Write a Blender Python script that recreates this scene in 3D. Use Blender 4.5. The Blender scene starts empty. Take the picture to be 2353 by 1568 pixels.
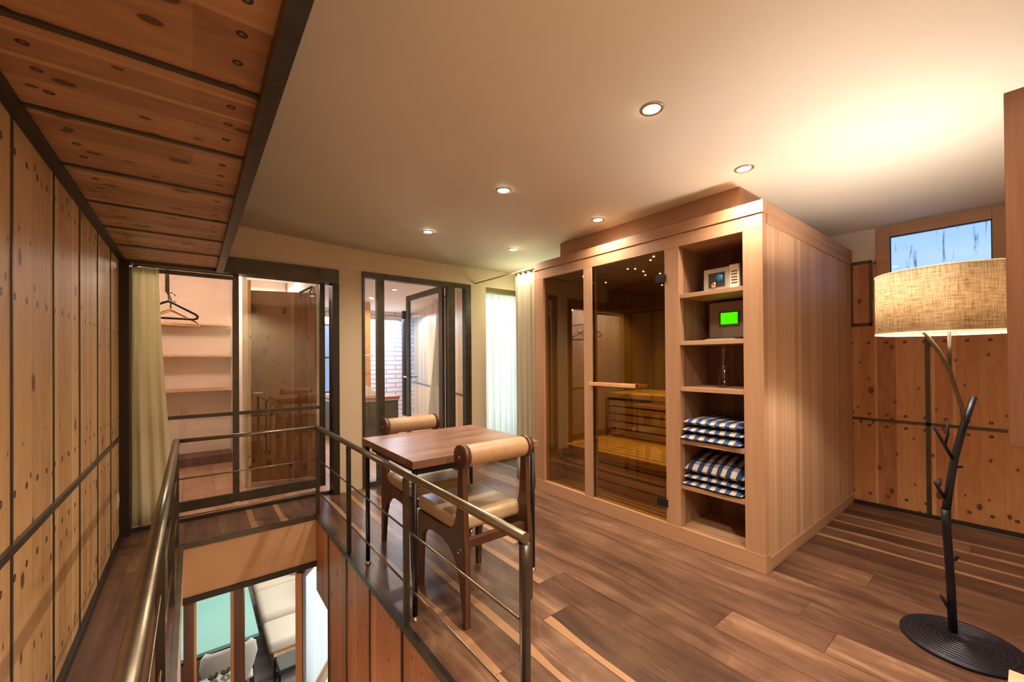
import bpy, bmesh, math, random
from mathutils import Vector, Matrix
random.seed(4)
S = bpy.context.scene
COL = S.collection
PI = math.pi

# ------------------------------------------------------------------ helpers
def box(bm, x0, x1, y0, y1, z0, z1, bev=0.0, mat=0):
    m = bmesh.ops.create_cube(bm, size=1.0)
    vs = m['verts']
    bmesh.ops.scale(bm, vec=(abs(x1-x0), abs(y1-y0), abs(z1-z0)), verts=vs)
    bmesh.ops.translate(bm, vec=((x0+x1)/2, (y0+y1)/2, (z0+z1)/2), verts=vs)
    fs = set(f for v in vs for f in v.link_faces)
    for f in fs: f.material_index = mat
    if bev > 0:
        es = list(set(e for v in vs for e in v.link_edges))
        bmesh.ops.bevel(bm, geom=es, offset=bev, segments=2, profile=0.6, affect='EDGES')

def prism(bm, pts, axis, a, b, bev=0.0, mat=0):
    """extrude a 2D outline along axis ('x': pts are (y,z), 'y': (x,z), 'z': (x,y)) from a to b"""
    def mk(p, t):
        return {'x': (t, p[0], p[1]), 'y': (p[0], t, p[1]), 'z': (p[0], p[1], t)}[axis]
    A = [bm.verts.new(mk(p, a)) for p in pts]; B = [bm.verts.new(mk(p, b)) for p in pts]
    n = len(pts); fs = [bm.faces.new(A), bm.faces.new(B[::-1])]
    for i in range(n):
        fs.append(bm.faces.new((A[i], B[i], B[(i+1) % n], A[(i+1) % n])))
    bmesh.ops.recalc_face_normals(bm, faces=fs)
    for f in fs: f.material_index = mat
    if bev > 0:
        es = [e for f in fs[:2] for e in f.edges]
        bmesh.ops.bevel(bm, geom=list(set(es)), offset=bev, segments=2, profile=0.6, affect='EDGES')

def tube(bm, pts, r, seg=12, mat=0, caps=True):
    pts = [Vector(p) for p in pts]
    rs = r if isinstance(r, (list, tuple)) else [r]*len(pts)
    rings = []; prev = None
    for i, p in enumerate(pts):
        if i == 0: t = pts[1]-p
        elif i == len(pts)-1: t = p-pts[i-1]
        else: t = (pts[i+1]-p).normalized()+(p-pts[i-1]).normalized()
        t.normalize()
        if prev is None:
            n = Vector((0, 0, 1)) if abs(t.z) < .9 else Vector((1, 0, 0))
        else: n = prev
        n = (n - t*n.dot(t)).normalized(); prev = n; b = t.cross(n)
        rings.append([bm.verts.new(p+(n*math.cos(2*PI*k/seg)+b*math.sin(2*PI*k/seg))*rs[i]) for k in range(seg)])
    for a, c in zip(rings, rings[1:]):
        for k in range(seg):
            f = bm.faces.new((a[k], a[(k+1) % seg], c[(k+1) % seg], c[k])); f.smooth = seg > 6; f.material_index = mat
    if caps:
        f = bm.faces.new(rings[0][::-1]); f.material_index = mat
        f = bm.faces.new(rings[-1]); f.material_index = mat

def lathe(bm, prof, cx=0, cy=0, cz=0, seg=48, mat=0, sx=1, sy=1):
    rings = []
    for r, z in prof:
        if r < 1e-5: rings.append([bm.verts.new((cx, cy, cz+z))])
        else: rings.append([bm.verts.new((cx+sx*r*math.cos(2*PI*k/seg), cy+sy*r*math.sin(2*PI*k/seg), cz+z)) for k in range(seg)])
    for a, c in zip(rings, rings[1:]):
        for k in range(seg):
            k2 = (k+1) % seg
            if len(a) == 1 and len(c) == 1: continue
            if len(a) == 1: f = bm.faces.new((a[0], c[k2], c[k]))
            elif len(c) == 1: f = bm.faces.new((a[k], a[k2], c[0]))
            else: f = bm.faces.new((a[k], a[k2], c[k2], c[k]))
            f.smooth = True; f.material_index = mat

def obj(name, bm, mats, parent=None, kind=None, label=None, cat=None, group=None, loc=None, rotz=0):
    me = bpy.data.meshes.new(name); 
    bmesh.ops.recalc_face_normals(bm, faces=bm.faces[:])
    bm.to_mesh(me); bm.free()
    for m in (mats if isinstance(mats, (list, tuple)) else [mats]): me.materials.append(m)
    o = bpy.data.objects.new(name, me); COL.objects.link(o)
    if parent: o.parent = parent
    if loc: o.location = loc
    if rotz: o.rotation_euler = (0, 0, rotz)
    if kind: o['kind'] = kind
    if label: o['label'] = label
    if cat: o['category'] = cat
    if group: o['group'] = group
    return o

def thing(name, label, cat, loc=(0, 0, 0), rotz=0, group=None):
    o = bpy.data.objects.new(name, None); COL.objects.link(o); o.empty_display_size = .1
    o.location = loc; o.rotation_euler = (0, 0, rotz); o['label'] = label; o['category'] = cat
    if group: o['group'] = group
    return o

def dup(root, loc, rotz, label, group=None):
    r = root.copy(); COL.objects.link(r); r.location = loc; r.rotation_euler = (0, 0, rotz); r['label'] = label
    if group: r['group'] = group
    for ch in list(root.children):
        c = ch.copy(); COL.objects.link(c); c.parent = r
        for g in ch.children:
            d = g.copy(); COL.objects.link(d); d.parent = c
    return r

def B(): return bmesh.new()

# ------------------------------------------------------------------ materials
def newmat(name):
    m = bpy.data.materials.new(name); m.use_nodes = True
    nt = m.node_tree; bs = nt.nodes['Principled BSDF']
    return m, nt, bs

class G:
    """tiny node-graph helper"""
    def __init__(s, nt): s.nt = nt
    def n(s, t, **k):
        nd = s.nt.nodes.new(t)
        for a, b in k.items(): setattr(nd, a, b)
        return nd
    def put(s, sock, v):
        if isinstance(v, (int, float)): sock.default_value = v
        elif isinstance(v, tuple): sock.default_value = v
        else: s.nt.links.new(v, sock)
    def m(s, op, a, b=None, c=None, clamp=False):
        nd = s.n('ShaderNodeMath', operation=op); nd.use_clamp = clamp
        s.put(nd.inputs[0], a)
        if b is not None: s.put(nd.inputs[1], b)
        if c is not None: s.put(nd.inputs[2], c)
        return nd.outputs[0]
    def xyz(s, x, y, z):
        nd = s.n('ShaderNodeCombineXYZ'); s.put(nd.inputs[0], x); s.put(nd.inputs[1], y); s.put(nd.inputs[2], z); return nd.outputs[0]
    def sep(s, v):
        nd = s.n('ShaderNodeSeparateXYZ'); s.put(nd.inputs[0], v); return nd.outputs
    def noise(s, v, scale=1, detail=2, rough=.5, dist=0.0):
        nd = s.n('ShaderNodeTexNoise'); s.put(nd.inputs['Vector'], v); nd.inputs['Scale'].default_value = scale
        nd.inputs['Detail'].default_value = detail; nd.inputs['Roughness'].default_value = rough; nd.inputs['Distortion'].default_value = dist
        return nd.outputs[0]
    def white(s, v):
        nd = s.n('ShaderNodeTexWhiteNoise', noise_dimensions='3D'); s.put(nd.inputs['Vector'], v); return nd.outputs[0]
    def ramp(s, f, stops, interp='LINEAR'):
        nd = s.n('ShaderNodeValToRGB'); cr = nd.color_ramp; cr.interpolation = interp
        while len(cr.elements) > len(stops): cr.elements.remove(cr.elements[-1])
        while len(cr.elements) < len(stops): cr.elements.new(1)
        for e, (p, c) in zip(cr.elements, stops):
            e.position = p; e.color = (*c, 1) if isinstance(c, tuple) else (c, c, c, 1)
        s.put(nd.inputs[0], f); return nd.outputs[0]
    def mix(s, f, a, b, mode='MIX'):
        nd = s.n('ShaderNodeMix', data_type='RGBA', blend_type=mode)
        s.put(nd.inputs[0], f)
        s.put(nd.inputs[6], (*a, 1) if isinstance(a, tuple) else a); s.put(nd.inputs[7], (*b, 1) if isinstance(b, tuple) else b)
        return nd.outputs[2]
    def maprange(s, v, a, b, c, d):
        nd = s.n('ShaderNodeMapRange'); s.put(nd.inputs[0], v)
        for i, q in enumerate((a, b, c, d)): nd.inputs[i+1].default_value = q
        return nd.outputs[0]
    def bump(s, h, strength, dist=.01):
        nd = s.n('ShaderNodeBump'); nd.inputs['Strength'].default_value = strength; nd.inputs['Distance'].default_value = dist
        s.put(nd.inputs['Height'], h); return nd.outputs[0]

def plain(name, c, rough=.5, metal=0.0, spec=.5, noise=0.0, nscale=20):
    m, nt, bs = newmat(name); g = G(nt)
    bs.inputs['Roughness'].default_value = rough; bs.inputs['Metallic'].default_value = metal
    bs.inputs['Specular IOR Level'].default_value = spec
    if noise > 0:
        tc = g.n('ShaderNodeTexCoord').outputs['Object']
        f = g.noise(tc, nscale, 4, .6)
        k = g.maprange(f, .25, .75, 1-noise, 1+noise)
        nt.links.new(g.mix(1.0, c, g.xyz(k, k, k), 'MULTIPLY'), bs.inputs['Base Color'])
        nt.links.new(g.bump(f, .15, .003), bs.inputs['Normal'])
    else:
        bs.inputs['Base Color'].default_value = (*c, 1)
    return m

def axes(g, across, along):
    tc = g.n('ShaderNodeTexCoord').outputs['Object']; x = g.sep(tc)
    d = {'x': x[0], 'y': x[1], 'z': x[2]}
    third = [q for q in 'xyz' if q not in (across, along)][0]
    return d[across], d[along], d[third]

def pine(name, across, along, board=.108, light=(.72, .47, .235), mid=(.60, .355, .165), dark=(.42, .215, .09), knots=True, rough=.42, off=0.0, vary=1.0, knotr=.075, gap=True, plugs=(), kon=.45):
    m, nt, bs = newmat(name); g = G(nt)
    a, l, t = axes(g, across, along)
    a2 = g.m('ADD', a, 10+off)
    u = g.m('DIVIDE', a2, board); idx = g.m('FLOOR', u); fr = g.m('FRACT', u)
    rnd = g.white(g.xyz(idx, g.m('FLOOR', g.m('DIVIDE', l, 2.6)), 3.0))
    # broad figure + fine grain
    wob = g.noise(g.xyz(g.m('MULTIPLY', a, 5), g.m('MULTIPLY', l, 1.3), idx), 1, 3, .5)
    fine = g.noise(g.xyz(g.m('MULTIPLY', a, 110), g.m('MULTIPLY', l, 3.0), g.m('MULTIPLY', idx, 5)), 1, 3, .6)
    rings = g.m('SINE', g.m('MULTIPLY_ADD', wob, 46.0, g.m('MULTIPLY', a, 50)))
    f = g.m('MULTIPLY_ADD', g.m('SUBTRACT', rnd, .5), .62*vary, .5)
    f = g.m('MULTIPLY_ADD', rings, .10, f)
    f = g.m('MULTIPLY_ADD', g.m('SUBTRACT', fine, .5), .45, f, clamp=True)
    col = g.ramp(f, [(0.0, dark), (.45, mid), (1.0, light)])
    # pale sapwood edge on some boards
    sw = g.noise(g.xyz(idx, g.m('MULTIPLY', l, 2.2), 7.0), 1, 2)
    sap = g.m('MULTIPLY', g.m('LESS_THAN', g.m('ADD', fr, g.m('MULTIPLY', sw, .25)), .30), g.m('GREATER_THAN', g.white(g.xyz(idx, 9.0, 1.0)), .55))
    col = g.mix(g.m('MULTIPLY', sap, .55), col, (min(1, light[0]*1.22), light[1]*1.32, light[2]*1.55))
    if knots:
        v = g.n('ShaderNodeTexVoronoi', voronoi_dimensions='2D', feature='F1'); v.inputs['Scale'].default_value = 1
        v.inputs['Randomness'].default_value = 1.0
        g.put(v.inputs['Vector'], g.xyz(g.m('MULTIPLY', a, 8.5), g.m('MULTIPLY', l, 5.2), 0.0))
        cs = g.n('ShaderNodeSeparateColor'); g.put(cs.inputs[0], v.outputs['Color'])
        size = g.m('MULTIPLY_ADD', g.m('POWER', cs.outputs[1], 2.5), knotr*1.5, knotr*.5)
        d = g.m('DIVIDE', v.outputs['Distance'], size)
        on = g.m('GREATER_THAN', cs.outputs[0], kon)
        kn = g.m('MULTIPLY', on, g.ramp(d, [(0.0, 1.0), (.72, .9), (1.0, 0.0)]))
        halo = g.m('MULTIPLY', on, g.ramp(g.m('DIVIDE', d, 2.6), [(0.0, 1.0), (.45, .55), (1.0, 0.0)]))
        col = g.mix(g.m('MULTIPLY', halo, .45), col, dark)
        kc = g.ramp(d, [(0.0, (.16, .06, .025)), (.55, (.10, .035, .015)), (.9, (.035, .014, .008))])
        col = g.mix(kn, col, kc)
    for p in plugs:      # screw plugs in rows across the board ends
        dx = g.m('MULTIPLY', g.m('SUBTRACT', fr, .5), board); dy = g.m('SUBTRACT', l, p)
        dd_ = g.m('SQRT', g.m('ADD', g.m('MULTIPLY', dx, dx), g.m('MULTIPLY', dy, dy)))
        col = g.mix(g.m('LESS_THAN', dd_, .0115), col, (.05, .022, .012))
        col = g.mix(g.m('MULTIPLY', g.m('LESS_THAN', dd_, .005), .6), col, (.30, .2, .14))
    if gap:
        e = g.m('MINIMUM', fr, g.m('SUBTRACT', 1.0, fr))
        ln = g.m('LESS_THAN', e, .0045/board*.18)
        col = g.mix(g.m('MULTIPLY', ln, .5), col, (.08, .035, .015))
    nt.links.new(col, bs.inputs['Base Color'])
    bs.inputs['Roughness'].default_value = rough
    nt.links.new(g.bump(fine, .12, .002), bs.inputs['Normal'])
    return m

def strips(name, across, along, w, c1, c2, c3, groove=.06, rough=.5, gc=(.16, .075, .04), off=0.0, gstr=.7):
    """tongue-and-groove cladding"""
    m, nt, bs = newmat(name); g = G(nt)
    a, l, t = axes(g, across, along)
    u = g.m('DIVIDE', g.m('ADD', a, 10+off), w); idx = g.m('FLOOR', u); fr = g.m('FRACT', u)
    rnd = g.white(g.xyz(idx, 1.0, 2.0))
    fine = g.noise(g.xyz(g.m('MULTIPLY', a, 160), g.m('MULTIPLY', l, 2.0), g.m('MULTIPLY', idx, 3)), 1, 3, .6)
    f = g.m('ADD', g.m('MULTIPLY', rnd, .75), g.m('MULTIPLY', fine, .35), clamp=True)
    col = g.ramp(f, [(0.0, c1), (.5, c2), (1.0, c3)])
    e = g.m('MINIMUM', fr, g.m('SUBTRACT', 1.0, fr))
    gr = g.m('SUBTRACT', 1.0, g.maprange(e, 0.0, groove, 0.0, 1.0))
    gr = g.m('MULTIPLY', gr, g.m('LESS_THAN', e, groove))
    col = g.mix(g.m('MULTIPLY', gr, gstr), col, gc)
    nt.links.new(col, bs.inputs['Base Color']); bs.inputs['Roughness'].default_value = rough
    nt.links.new(g.bump(g.m('SUBTRACT', 1.0, gr), .6, .004), bs.inputs['Normal'])
    return m

def planks(name, across, along, w, L, c, rough=.33, sap=(.42, .225, .115), sapamt=.8):
    m, nt, bs = newmat(name); g = G(nt)
    a, l, t = axes(g, across, along)
    u = g.m('DIVIDE', g.m('ADD', a, 20), w); ix = g.m('FLOOR', u); fx = g.m('FRACT', u)
    v = g.m('DIVIDE', g.m('ADD', l, g.m('MULTIPLY_ADD', g.white(g.xyz(ix, 1.0, 5.0)), L, 20.0)), L)
    iy = g.m('FLOOR', v); fy = g.m('FRACT', v)
    rnd = g.white(g.xyz(ix, iy, 1.0))
    wob = g.noise(g.xyz(g.m('MULTIPLY', a, 9), g.m('MULTIPLY', l, 1.1), g.m('MULTIPLY', rnd, 50)), 1, 4, .55, .6)
    fine = g.noise(g.xyz(g.m('MULTIPLY', a, 120), g.m('MULTIPLY', l, 3.5), g.m('MULTIPLY', rnd, 30)), 1, 3, .65)
    blot = g.noise(g.xyz(g.m('MULTIPLY', a, 3.2), g.m('MULTIPLY', l, 2.2), g.m('MULTIPLY', rnd, 20)), 1, 5, .65, 1.2)
    f = g.m('MULTIPLY_ADD', g.m('SUBTRACT', rnd, .5), .45, g.m('MULTIPLY_ADD', g.m('SUBTRACT', wob, .5), 1.4, .5))
    f = g.m('MULTIPLY_ADD', g.m('SUBTRACT', blot, .5), .9, f)
    f = g.m('MULTIPLY_ADD', g.m('SUBTRACT', fine, .5), .55, f, clamp=True)
    col = g.ramp(f, [(0.0, c[0]), (.35, c[1]), (.7, c[2]), (1.0, c[3])])
    # sapwood band along one edge of some planks
    sn = g.noise(g.xyz(g.m('MULTIPLY', rnd, 40), g.m('MULTIPLY', l, 1.6), 2.0), 1, 2)
    side = g.m('MULTIPLY', g.m('LESS_THAN', fx, g.m('MULTIPLY_ADD', sn, .45, -.02)), g.m('GREATER_THAN', g.white(g.xyz(ix, iy, 8.0)), .60))
    col = g.mix(g.m('MULTIPLY', side, sapamt), col, sap)
    ex = g.m('LESS_THAN', g.m('MINIMUM', fx, g.m('SUBTRACT', 1.0, fx)), .0022/w)
    ey = g.m('LESS_THAN', g.m('MINIMUM', fy, g.m('SUBTRACT', 1.0, fy)), .0018/L)
    col = g.mix(g.m('MULTIPLY', g.m('MAXIMUM', ex, ey), .7), col, (.03, .015, .01))
    nt.links.new(col, bs.inputs['Base Color'])
    nt.links.new(g.maprange(fine, .2, .8, rough-.06, rough+.1), bs.inputs['Roughness'])
    nt.links.new(g.bump(fine, .08, .002), bs.inputs['Normal'])
    return m

def glass(name, tint, refl=1.0, rough=0.0, streak=None):
    """thin pane: tinted transmission plus a mirror coat that grows at glancing angles"""
    m = bpy.data.materials.new(name); m.use_nodes = True; nt = m.node_tree; nt.nodes.clear(); g = G(nt)
    out = g.n('ShaderNodeOutputMaterial'); tr = g.n('ShaderNodeBsdfTransparent'); gl = g.n('ShaderNodeBsdfGlossy')
    gl.inputs['Roughness'].default_value = rough; gl.inputs['Color'].default_value = (1, 1, 1, 1)
    fr = g.n('ShaderNodeLayerWeight'); fr.inputs['Blend'].default_value = .5
    mx = g.n('ShaderNodeMixShader'); g.put(mx.inputs[0], g.m('MULTIPLY', g.m('MULTIPLY_ADD', g.m('POWER', fr.outputs['Facing'], 4.0), .9, .035), refl, clamp=True))
    col = (*tint, 1)
    if streak:
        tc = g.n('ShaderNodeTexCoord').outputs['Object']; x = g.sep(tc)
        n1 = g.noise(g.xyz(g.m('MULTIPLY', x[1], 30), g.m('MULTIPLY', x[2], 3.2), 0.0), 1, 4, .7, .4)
        f = g.ramp(n1, [(.58, 0.0), (.75, .75)])  # vertical noise streaks mixed into the pane tint
        col = g.mix(f, tint, streak)
    g.put(tr.inputs[0], col)
    nt.links.new(tr.outputs[0], mx.inputs[1]); nt.links.new(gl.outputs[0], mx.inputs[2]); nt.links.new(mx.outputs[0], out.inputs[0])
    return m

def cloth(name, c, trans=.4, weave=0.0, rough=.9, wc=None, wscale=420):
    m = bpy.data.materials.new(name); m.use_nodes = True; nt = m.node_tree; nt.nodes.clear(); g = G(nt)
    out = g.n('ShaderNodeOutputMaterial'); d = g.n('ShaderNodeBsdfDiffuse'); t = g.n('ShaderNodeBsdfTranslucent'); mx = g.n('ShaderNodeMixShader')
    mx.inputs[0].default_value = trans
    col = (*c, 1)
    if weave > 0:
        tc = g.n('ShaderNodeTexCoord').outputs['UV']; x = g.sep(tc)
        h = g.noise(g.xyz(g.m('MULTIPLY', x[0], 14), g.m('MULTIPLY', x[1], wscale), 0.0), 1, 3, .7)
        v = g.noise(g.xyz(g.m('MULTIPLY', x[0], wscale), g.m('MULTIPLY', x[1], 14), 4.0), 1, 3, .7)
        f = g.m('MULTIPLY', g.m('ADD', h, v), .5)
        col = g.ramp(f, [(.40, wc), (.56, c)])
    g.put(d.inputs[0], col); g.put(t.inputs[0], col)
    nt.links.new(d.outputs[0], mx.inputs[1]); nt.links.new(t.outputs[0], mx.inputs[2]); nt.links.new(mx.outputs[0], out.inputs[0])
    return m

def emit(name, c, s):
    m = bpy.data.materials.new(name); m.use_nodes = True; nt = m.node_tree; nt.nodes.clear(); g = G(nt)
    out = g.n('ShaderNodeOutputMaterial'); e = g.n('ShaderNodeEmission'); e.inputs[0].default_value = (*c, 1); e.inputs[1].default_value = s
    nt.links.new(e.outputs[0], out.inputs[0]); return m

def check(name, w, blue=(.055, .095, .27), white=(.58, .49, .38)):
    m, nt, bs = newmat(name); g = G(nt)
    tc = g.n('ShaderNodeTexCoord').outputs['Object']; x = g.sep(tc)
    n = g.noise(tc, 9, 2)
    fy = g.m('FRACT', g.m('DIVIDE', g.m('ADD', x[1], g.m('MULTIPLY_ADD', n, .02, 10)), w*2))
    a = g.m('GREATER_THAN', fy, .5)
    fx = g.m('FRACT', g.m('DIVIDE', g.m('ADD', x[0], 10.01), .16))
    b = g.m('GREATER_THAN', fx, .62)
    col = g.mix(a, white, blue)
    col2 = g.mix(a, (blue[0]*2.4, blue[1]*2.2, blue[2]*1.5), (blue[0]*.45, blue[1]*.45, blue[2]*.5))
    col = g.mix(g.m('MULTIPLY', b, .65), col, col2)
    k = g.maprange(g.noise(tc, 160, 3, .7), .2, .8, .75, 1.15)
    nt.links.new(g.mix(1.0, col, g.xyz(k, k, k), 'MULTIPLY'), bs.inputs['Base Color'])
    bs.inputs['Roughness'].default_value = .95; bs.inputs['Specular IOR Level'].default_value = .1
    nt.links.new(g.bump(g.noise(tc, 260, 2), .5, .003), bs.inputs['Normal'])
    return m

M = {}
M['pine_left'] = pine('pine left wall', 'y', 'z', off=.02, knotr=.085, kon=.55, plugs=(1.41, .84, .60, .12, 1.83))
M['pine_right'] = pine('pine right wall', 'y', 'z', light=(.60, .30, .12), mid=(.48, .20, .075), dark=(.32, .11, .04), off=.03, knotr=.10, plugs=(.75, .655, .10, 1.33))
M['pine_soffit'] = pine('pine soffit', 'y', 'x', light=(.58, .32, .155), mid=(.43, .215, .10), dark=(.25, .11, .05), off=.01, knotr=.13, plugs=(.085, -.30))
M['pine_stair'] = pine('pine stair wall', 'y', 'z', light=(.52, .25, .11), mid=(.42, .18, .075), dark=(.32, .12, .05), off=.05)
M['pine_x'] = pine('pine board x', 'x', 'z', light=(.80, .58, .30), mid=(.68, .45, .21), dark=(.45, .25, .11), board=.12)
M['pine_door'] = pine('knotty brown door', 'x', 'z', light=(.36, .18, .08), mid=(.26, .115, .05), dark=(.16, .065, .03), board=.15, knotr=.12)
M['pine_plain'] = pine('pine plain', 'x', 'y', light=(.62, .38, .2), mid=(.5, .27, .12), dark=(.42, .2, .08), knots=False, gap=False)
SA = ((.42, .215, .125), (.52, .285, .17), (.62, .36, .225))
M['sauna_v'] = plain('sauna wood smooth vertical', SA[1], .5, noise=.07, nscale=6)
def smoothwood(name, along, c1, c2, c3, rough=.5):
    m, nt, bs = newmat(name); g = G(nt)
    tc = g.n('ShaderNodeTexCoord').outputs['Object']; x = g.sep(tc)
    k = {'x': (3, 70, 70), 'y': (70, 3, 70), 'z': (70, 70, 3)}[along]
    v = g.xyz(g.m('MULTIPLY', x[0], k[0]), g.m('MULTIPLY', x[1], k[1]), g.m('MULTIPLY', x[2], k[2]))
    f = g.noise(v, 1, 4, .6)
    k2 = {'x': (.5, 7, 7), 'y': (7, .5, 7), 'z': (7, 7, .5)}[along]
    v2 = g.xyz(g.m('MULTIPLY', x[0], k2[0]), g.m('MULTIPLY', x[1], k2[1]), g.m('MULTIPLY', x[2], k2[2]))
    f2 = g.noise(v2, 1, 3, .5, .5)
    f = g.m('MULTIPLY_ADD', f2, .6, g.m('MULTIPLY', f, .4))
    nt.links.new(g.ramp(f, [(.3, c1), (.5, c2), (.7, c3)]), bs.inputs['Base Color'])
    bs.inputs['Roughness'].default_value = rough
    nt.links.new(g.bump(f, .08, .002), bs.inputs['Normal'])
    return m
M['sa_z'] = smoothwood('sauna wood z', 'z', (.34, .178, .098), (.42, .232, .132), (.49, .285, .168))
M['sa_y'] = smoothwood('sauna wood y', 'y', (.34, .178, .098), (.42, .232, .132), (.49, .285, .168))
M['sa_x'] = smoothwood('sauna wood x', 'x', (.34, .178, .098), (.42, .232, .132), (.49, .285, .168))
M['sa_side'] = strips('sauna side cladding', 'x', 'z', .062, (.42, .235, .13), (.52, .31, .178), (.62, .39, .235), groove=.05, gstr=.45)
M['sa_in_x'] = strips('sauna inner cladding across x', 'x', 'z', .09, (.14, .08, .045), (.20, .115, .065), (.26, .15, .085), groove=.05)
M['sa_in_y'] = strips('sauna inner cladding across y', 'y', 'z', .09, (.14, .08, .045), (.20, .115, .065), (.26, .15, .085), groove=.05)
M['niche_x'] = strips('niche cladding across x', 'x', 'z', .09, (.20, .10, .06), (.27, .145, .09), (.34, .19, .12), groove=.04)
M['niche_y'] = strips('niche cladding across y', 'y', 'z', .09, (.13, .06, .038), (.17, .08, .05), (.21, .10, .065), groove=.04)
M['floor'] = planks('walnut floor', 'x', 'y', .19, 1.9, ((.038, .017, .011), (.088, .041, .026), (.16, .080, .048), (.30, .165, .10)))
M['lowfloor'] = planks('grey lower floor', 'y', 'x', .16, 2.2, ((.10, .08, .07), (.18, .15, .13), (.26, .22, .2), (.34, .28, .24)), sap=(.3, .22, .15), sapamt=.4)
M['clfloor'] = planks('light dressing floor', 'x', 'y', .24, 1.6, ((.30, .16, .10), (.40, .22, .14), (.5, .3, .2), (.6, .38, .27)), sapamt=.3)
M['plaster'] = plain('cream plaster', (.66, .53, .38), .85, noise=.03, nscale=3)
M['ceil'] = plain('ceiling paint', (.77, .69, .57), .7, noise=.02, nscale=2)
M['white'] = plain('white paint', (.78, .74, .70), .7)
M['fascia'] = plain('ochre plaster', (.56, .33, .18), .8, noise=.05, nscale=5)
M['pink'] = plain('closet pink plaster', (.80, .62, .52), .8)
M['steel'] = plain('blackened steel', (.10, .085, .068), .38, .75, noise=.25, nscale=12)
M['steel_dark'] = plain('dark steel edge', (.045, .036, .030), .45, .6)
M['rail'] = plain('raw brushed steel', (.23, .195, .145), .30, .9, noise=.18, nscale=14)
M['black'] = plain('black metal', (.012, .012, .014), .42, .3)
M['blacklamp'] = plain('black cast lamp metal', (.018, .017, .026), .38, .5, noise=.3, nscale=60)
M['chrome'] = plain('chrome', (.75, .73, .70), .15, 1.0)
M['silver'] = plain('silver plastic', (.52, .46, .38), .35, .4)
M['darkplastic'] = plain('dark plastic', (.035, .033, .035), .4)
M['greige'] = plain('taupe plastic', (.30, .21, .15), .5)
M['leather'] = plain('tan leather', (.42, .245, .13), .42, noise=.10, nscale=30)
M['leather_seat'] = plain('seat leather', (.44, .31, .19), .30, noise=.08, nscale=18)
M['chairwood'] = smoothwood('dark walnut chair', 'z', (.045, .018, .010), (.082, .031, .017), (.13, .054, .028), .32)
M['tabletop'] = planks('tabletop wood', 'y', 'x', .09, 3.0, ((.13, .055, .034), (.19, .085, .052), (.25, .12, .075), (.30, .15, .095)), rough=.30, sapamt=.0)
M['tableedge'] = smoothwood('table edge', 'x', (.10, .035, .02), (.15, .055, .03), (.2, .08, .045), .4)
M['sgl'] = glass('sauna bronze glass', (.74, .65, .42), 2.6)
M['gl'] = glass('clear glass', (.95, .97, .95), 1.3)
M['winglass'] = glass('streaked window pane', (.93, .95, .97), 1.0, streak=(.16, .30, .42))
M['curtain'] = cloth('pale green curtain', (.90, .87, .68), .5)
M['curtain2'] = cloth('ivory curtain', (.60, .52, .38), .35)
M['sheer'] = cloth('white sheer', (.92, .94, .95), .6)
M['shade'] = cloth('linen shade', (.72, .60, .42), .26, weave=1, wc=(.40, .27, .15), wscale=170)
M['hem'] = cloth('white shade hem', (.95, .9, .8), .6)
M['spot'] = emit('downlight bulb', (1.0, .86, .62), 30)
M['star'] = emit('star light', (1.0, .72, .40), 14)
M['green'] = emit('green lcd', (.06, 1.0, .0), 1.1)
M['brass'] = plain('brushed nickel ring', (.55, .50, .42), .3, .9)
M['teal'] = plain('teal glass top', (.22, .46, .39), .3, noise=.04, nscale=4)
M['cream'] = plain('cream shell', (.72, .64, .54), .5)
M['cushion'] = plain('beige cushion fabric', (.70, .58, .46), .9, noise=.05, nscale=40)
M['cushw'] = plain('white cushion fabric', (.80, .80, .80), .9)
M['orange'] = smoothwood('orange larch', 'z', (.56, .25, .10), (.64, .32, .14), (.72, .40, .19), .4)
M['brownframe'] = smoothwood('brown lower frame', 'z', (.10, .045, .035), (.14, .07, .055), (.2, .10, .08), .4)
M['winwood'] = smoothwood('window frame wood', 'y', (.48, .28, .165), (.56, .345, .21), (.64, .41, .26), .5)
M['cab'] = smoothwood('cabinet wood', 'z', (.085, .034, .015), (.12, .050, .024), (.155, .070, .036), .6)
M['cab'].node_tree.nodes['Principled BSDF'].inputs['Specular IOR Level'].default_value = .12
M['stone'] = None

def brickmat():
    m, nt, bs = newmat('pale stone tiles'); g = G(nt)
    a, l, t = axes(g, 'x', 'z')
    b = g.n('ShaderNodeTexBrick'); b.inputs['Scale'].default_value = 1
    b.inputs['Color1'].default_value = (.66, .62, .62, 1); b.inputs['Color2'].default_value = (.74, .66, .62, 1); b.inputs['Mortar'].default_value = (.36, .36, .42, 1)
    b.inputs['Mortar Size'].default_value = .014; b.inputs['Brick Width'].default_value = .42; b.inputs['Row Height'].default_value = .10
    g.put(b.inputs['Vector'], g.xyz(a, l, 0.0)); nt.links.new(b.outputs[0], bs.inputs['Base Color']); bs.inputs['Roughness'].default_value = .6
    return m
M['stone'] = brickmat()
M['mosaic'] = plain('red brown mosaic', (.40, .14, .09), .4, noise=.5, nscale=60)
M['tubfront'] = plain('dark slate', (.10, .095, .075), .5, noise=.2, nscale=8)

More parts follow.
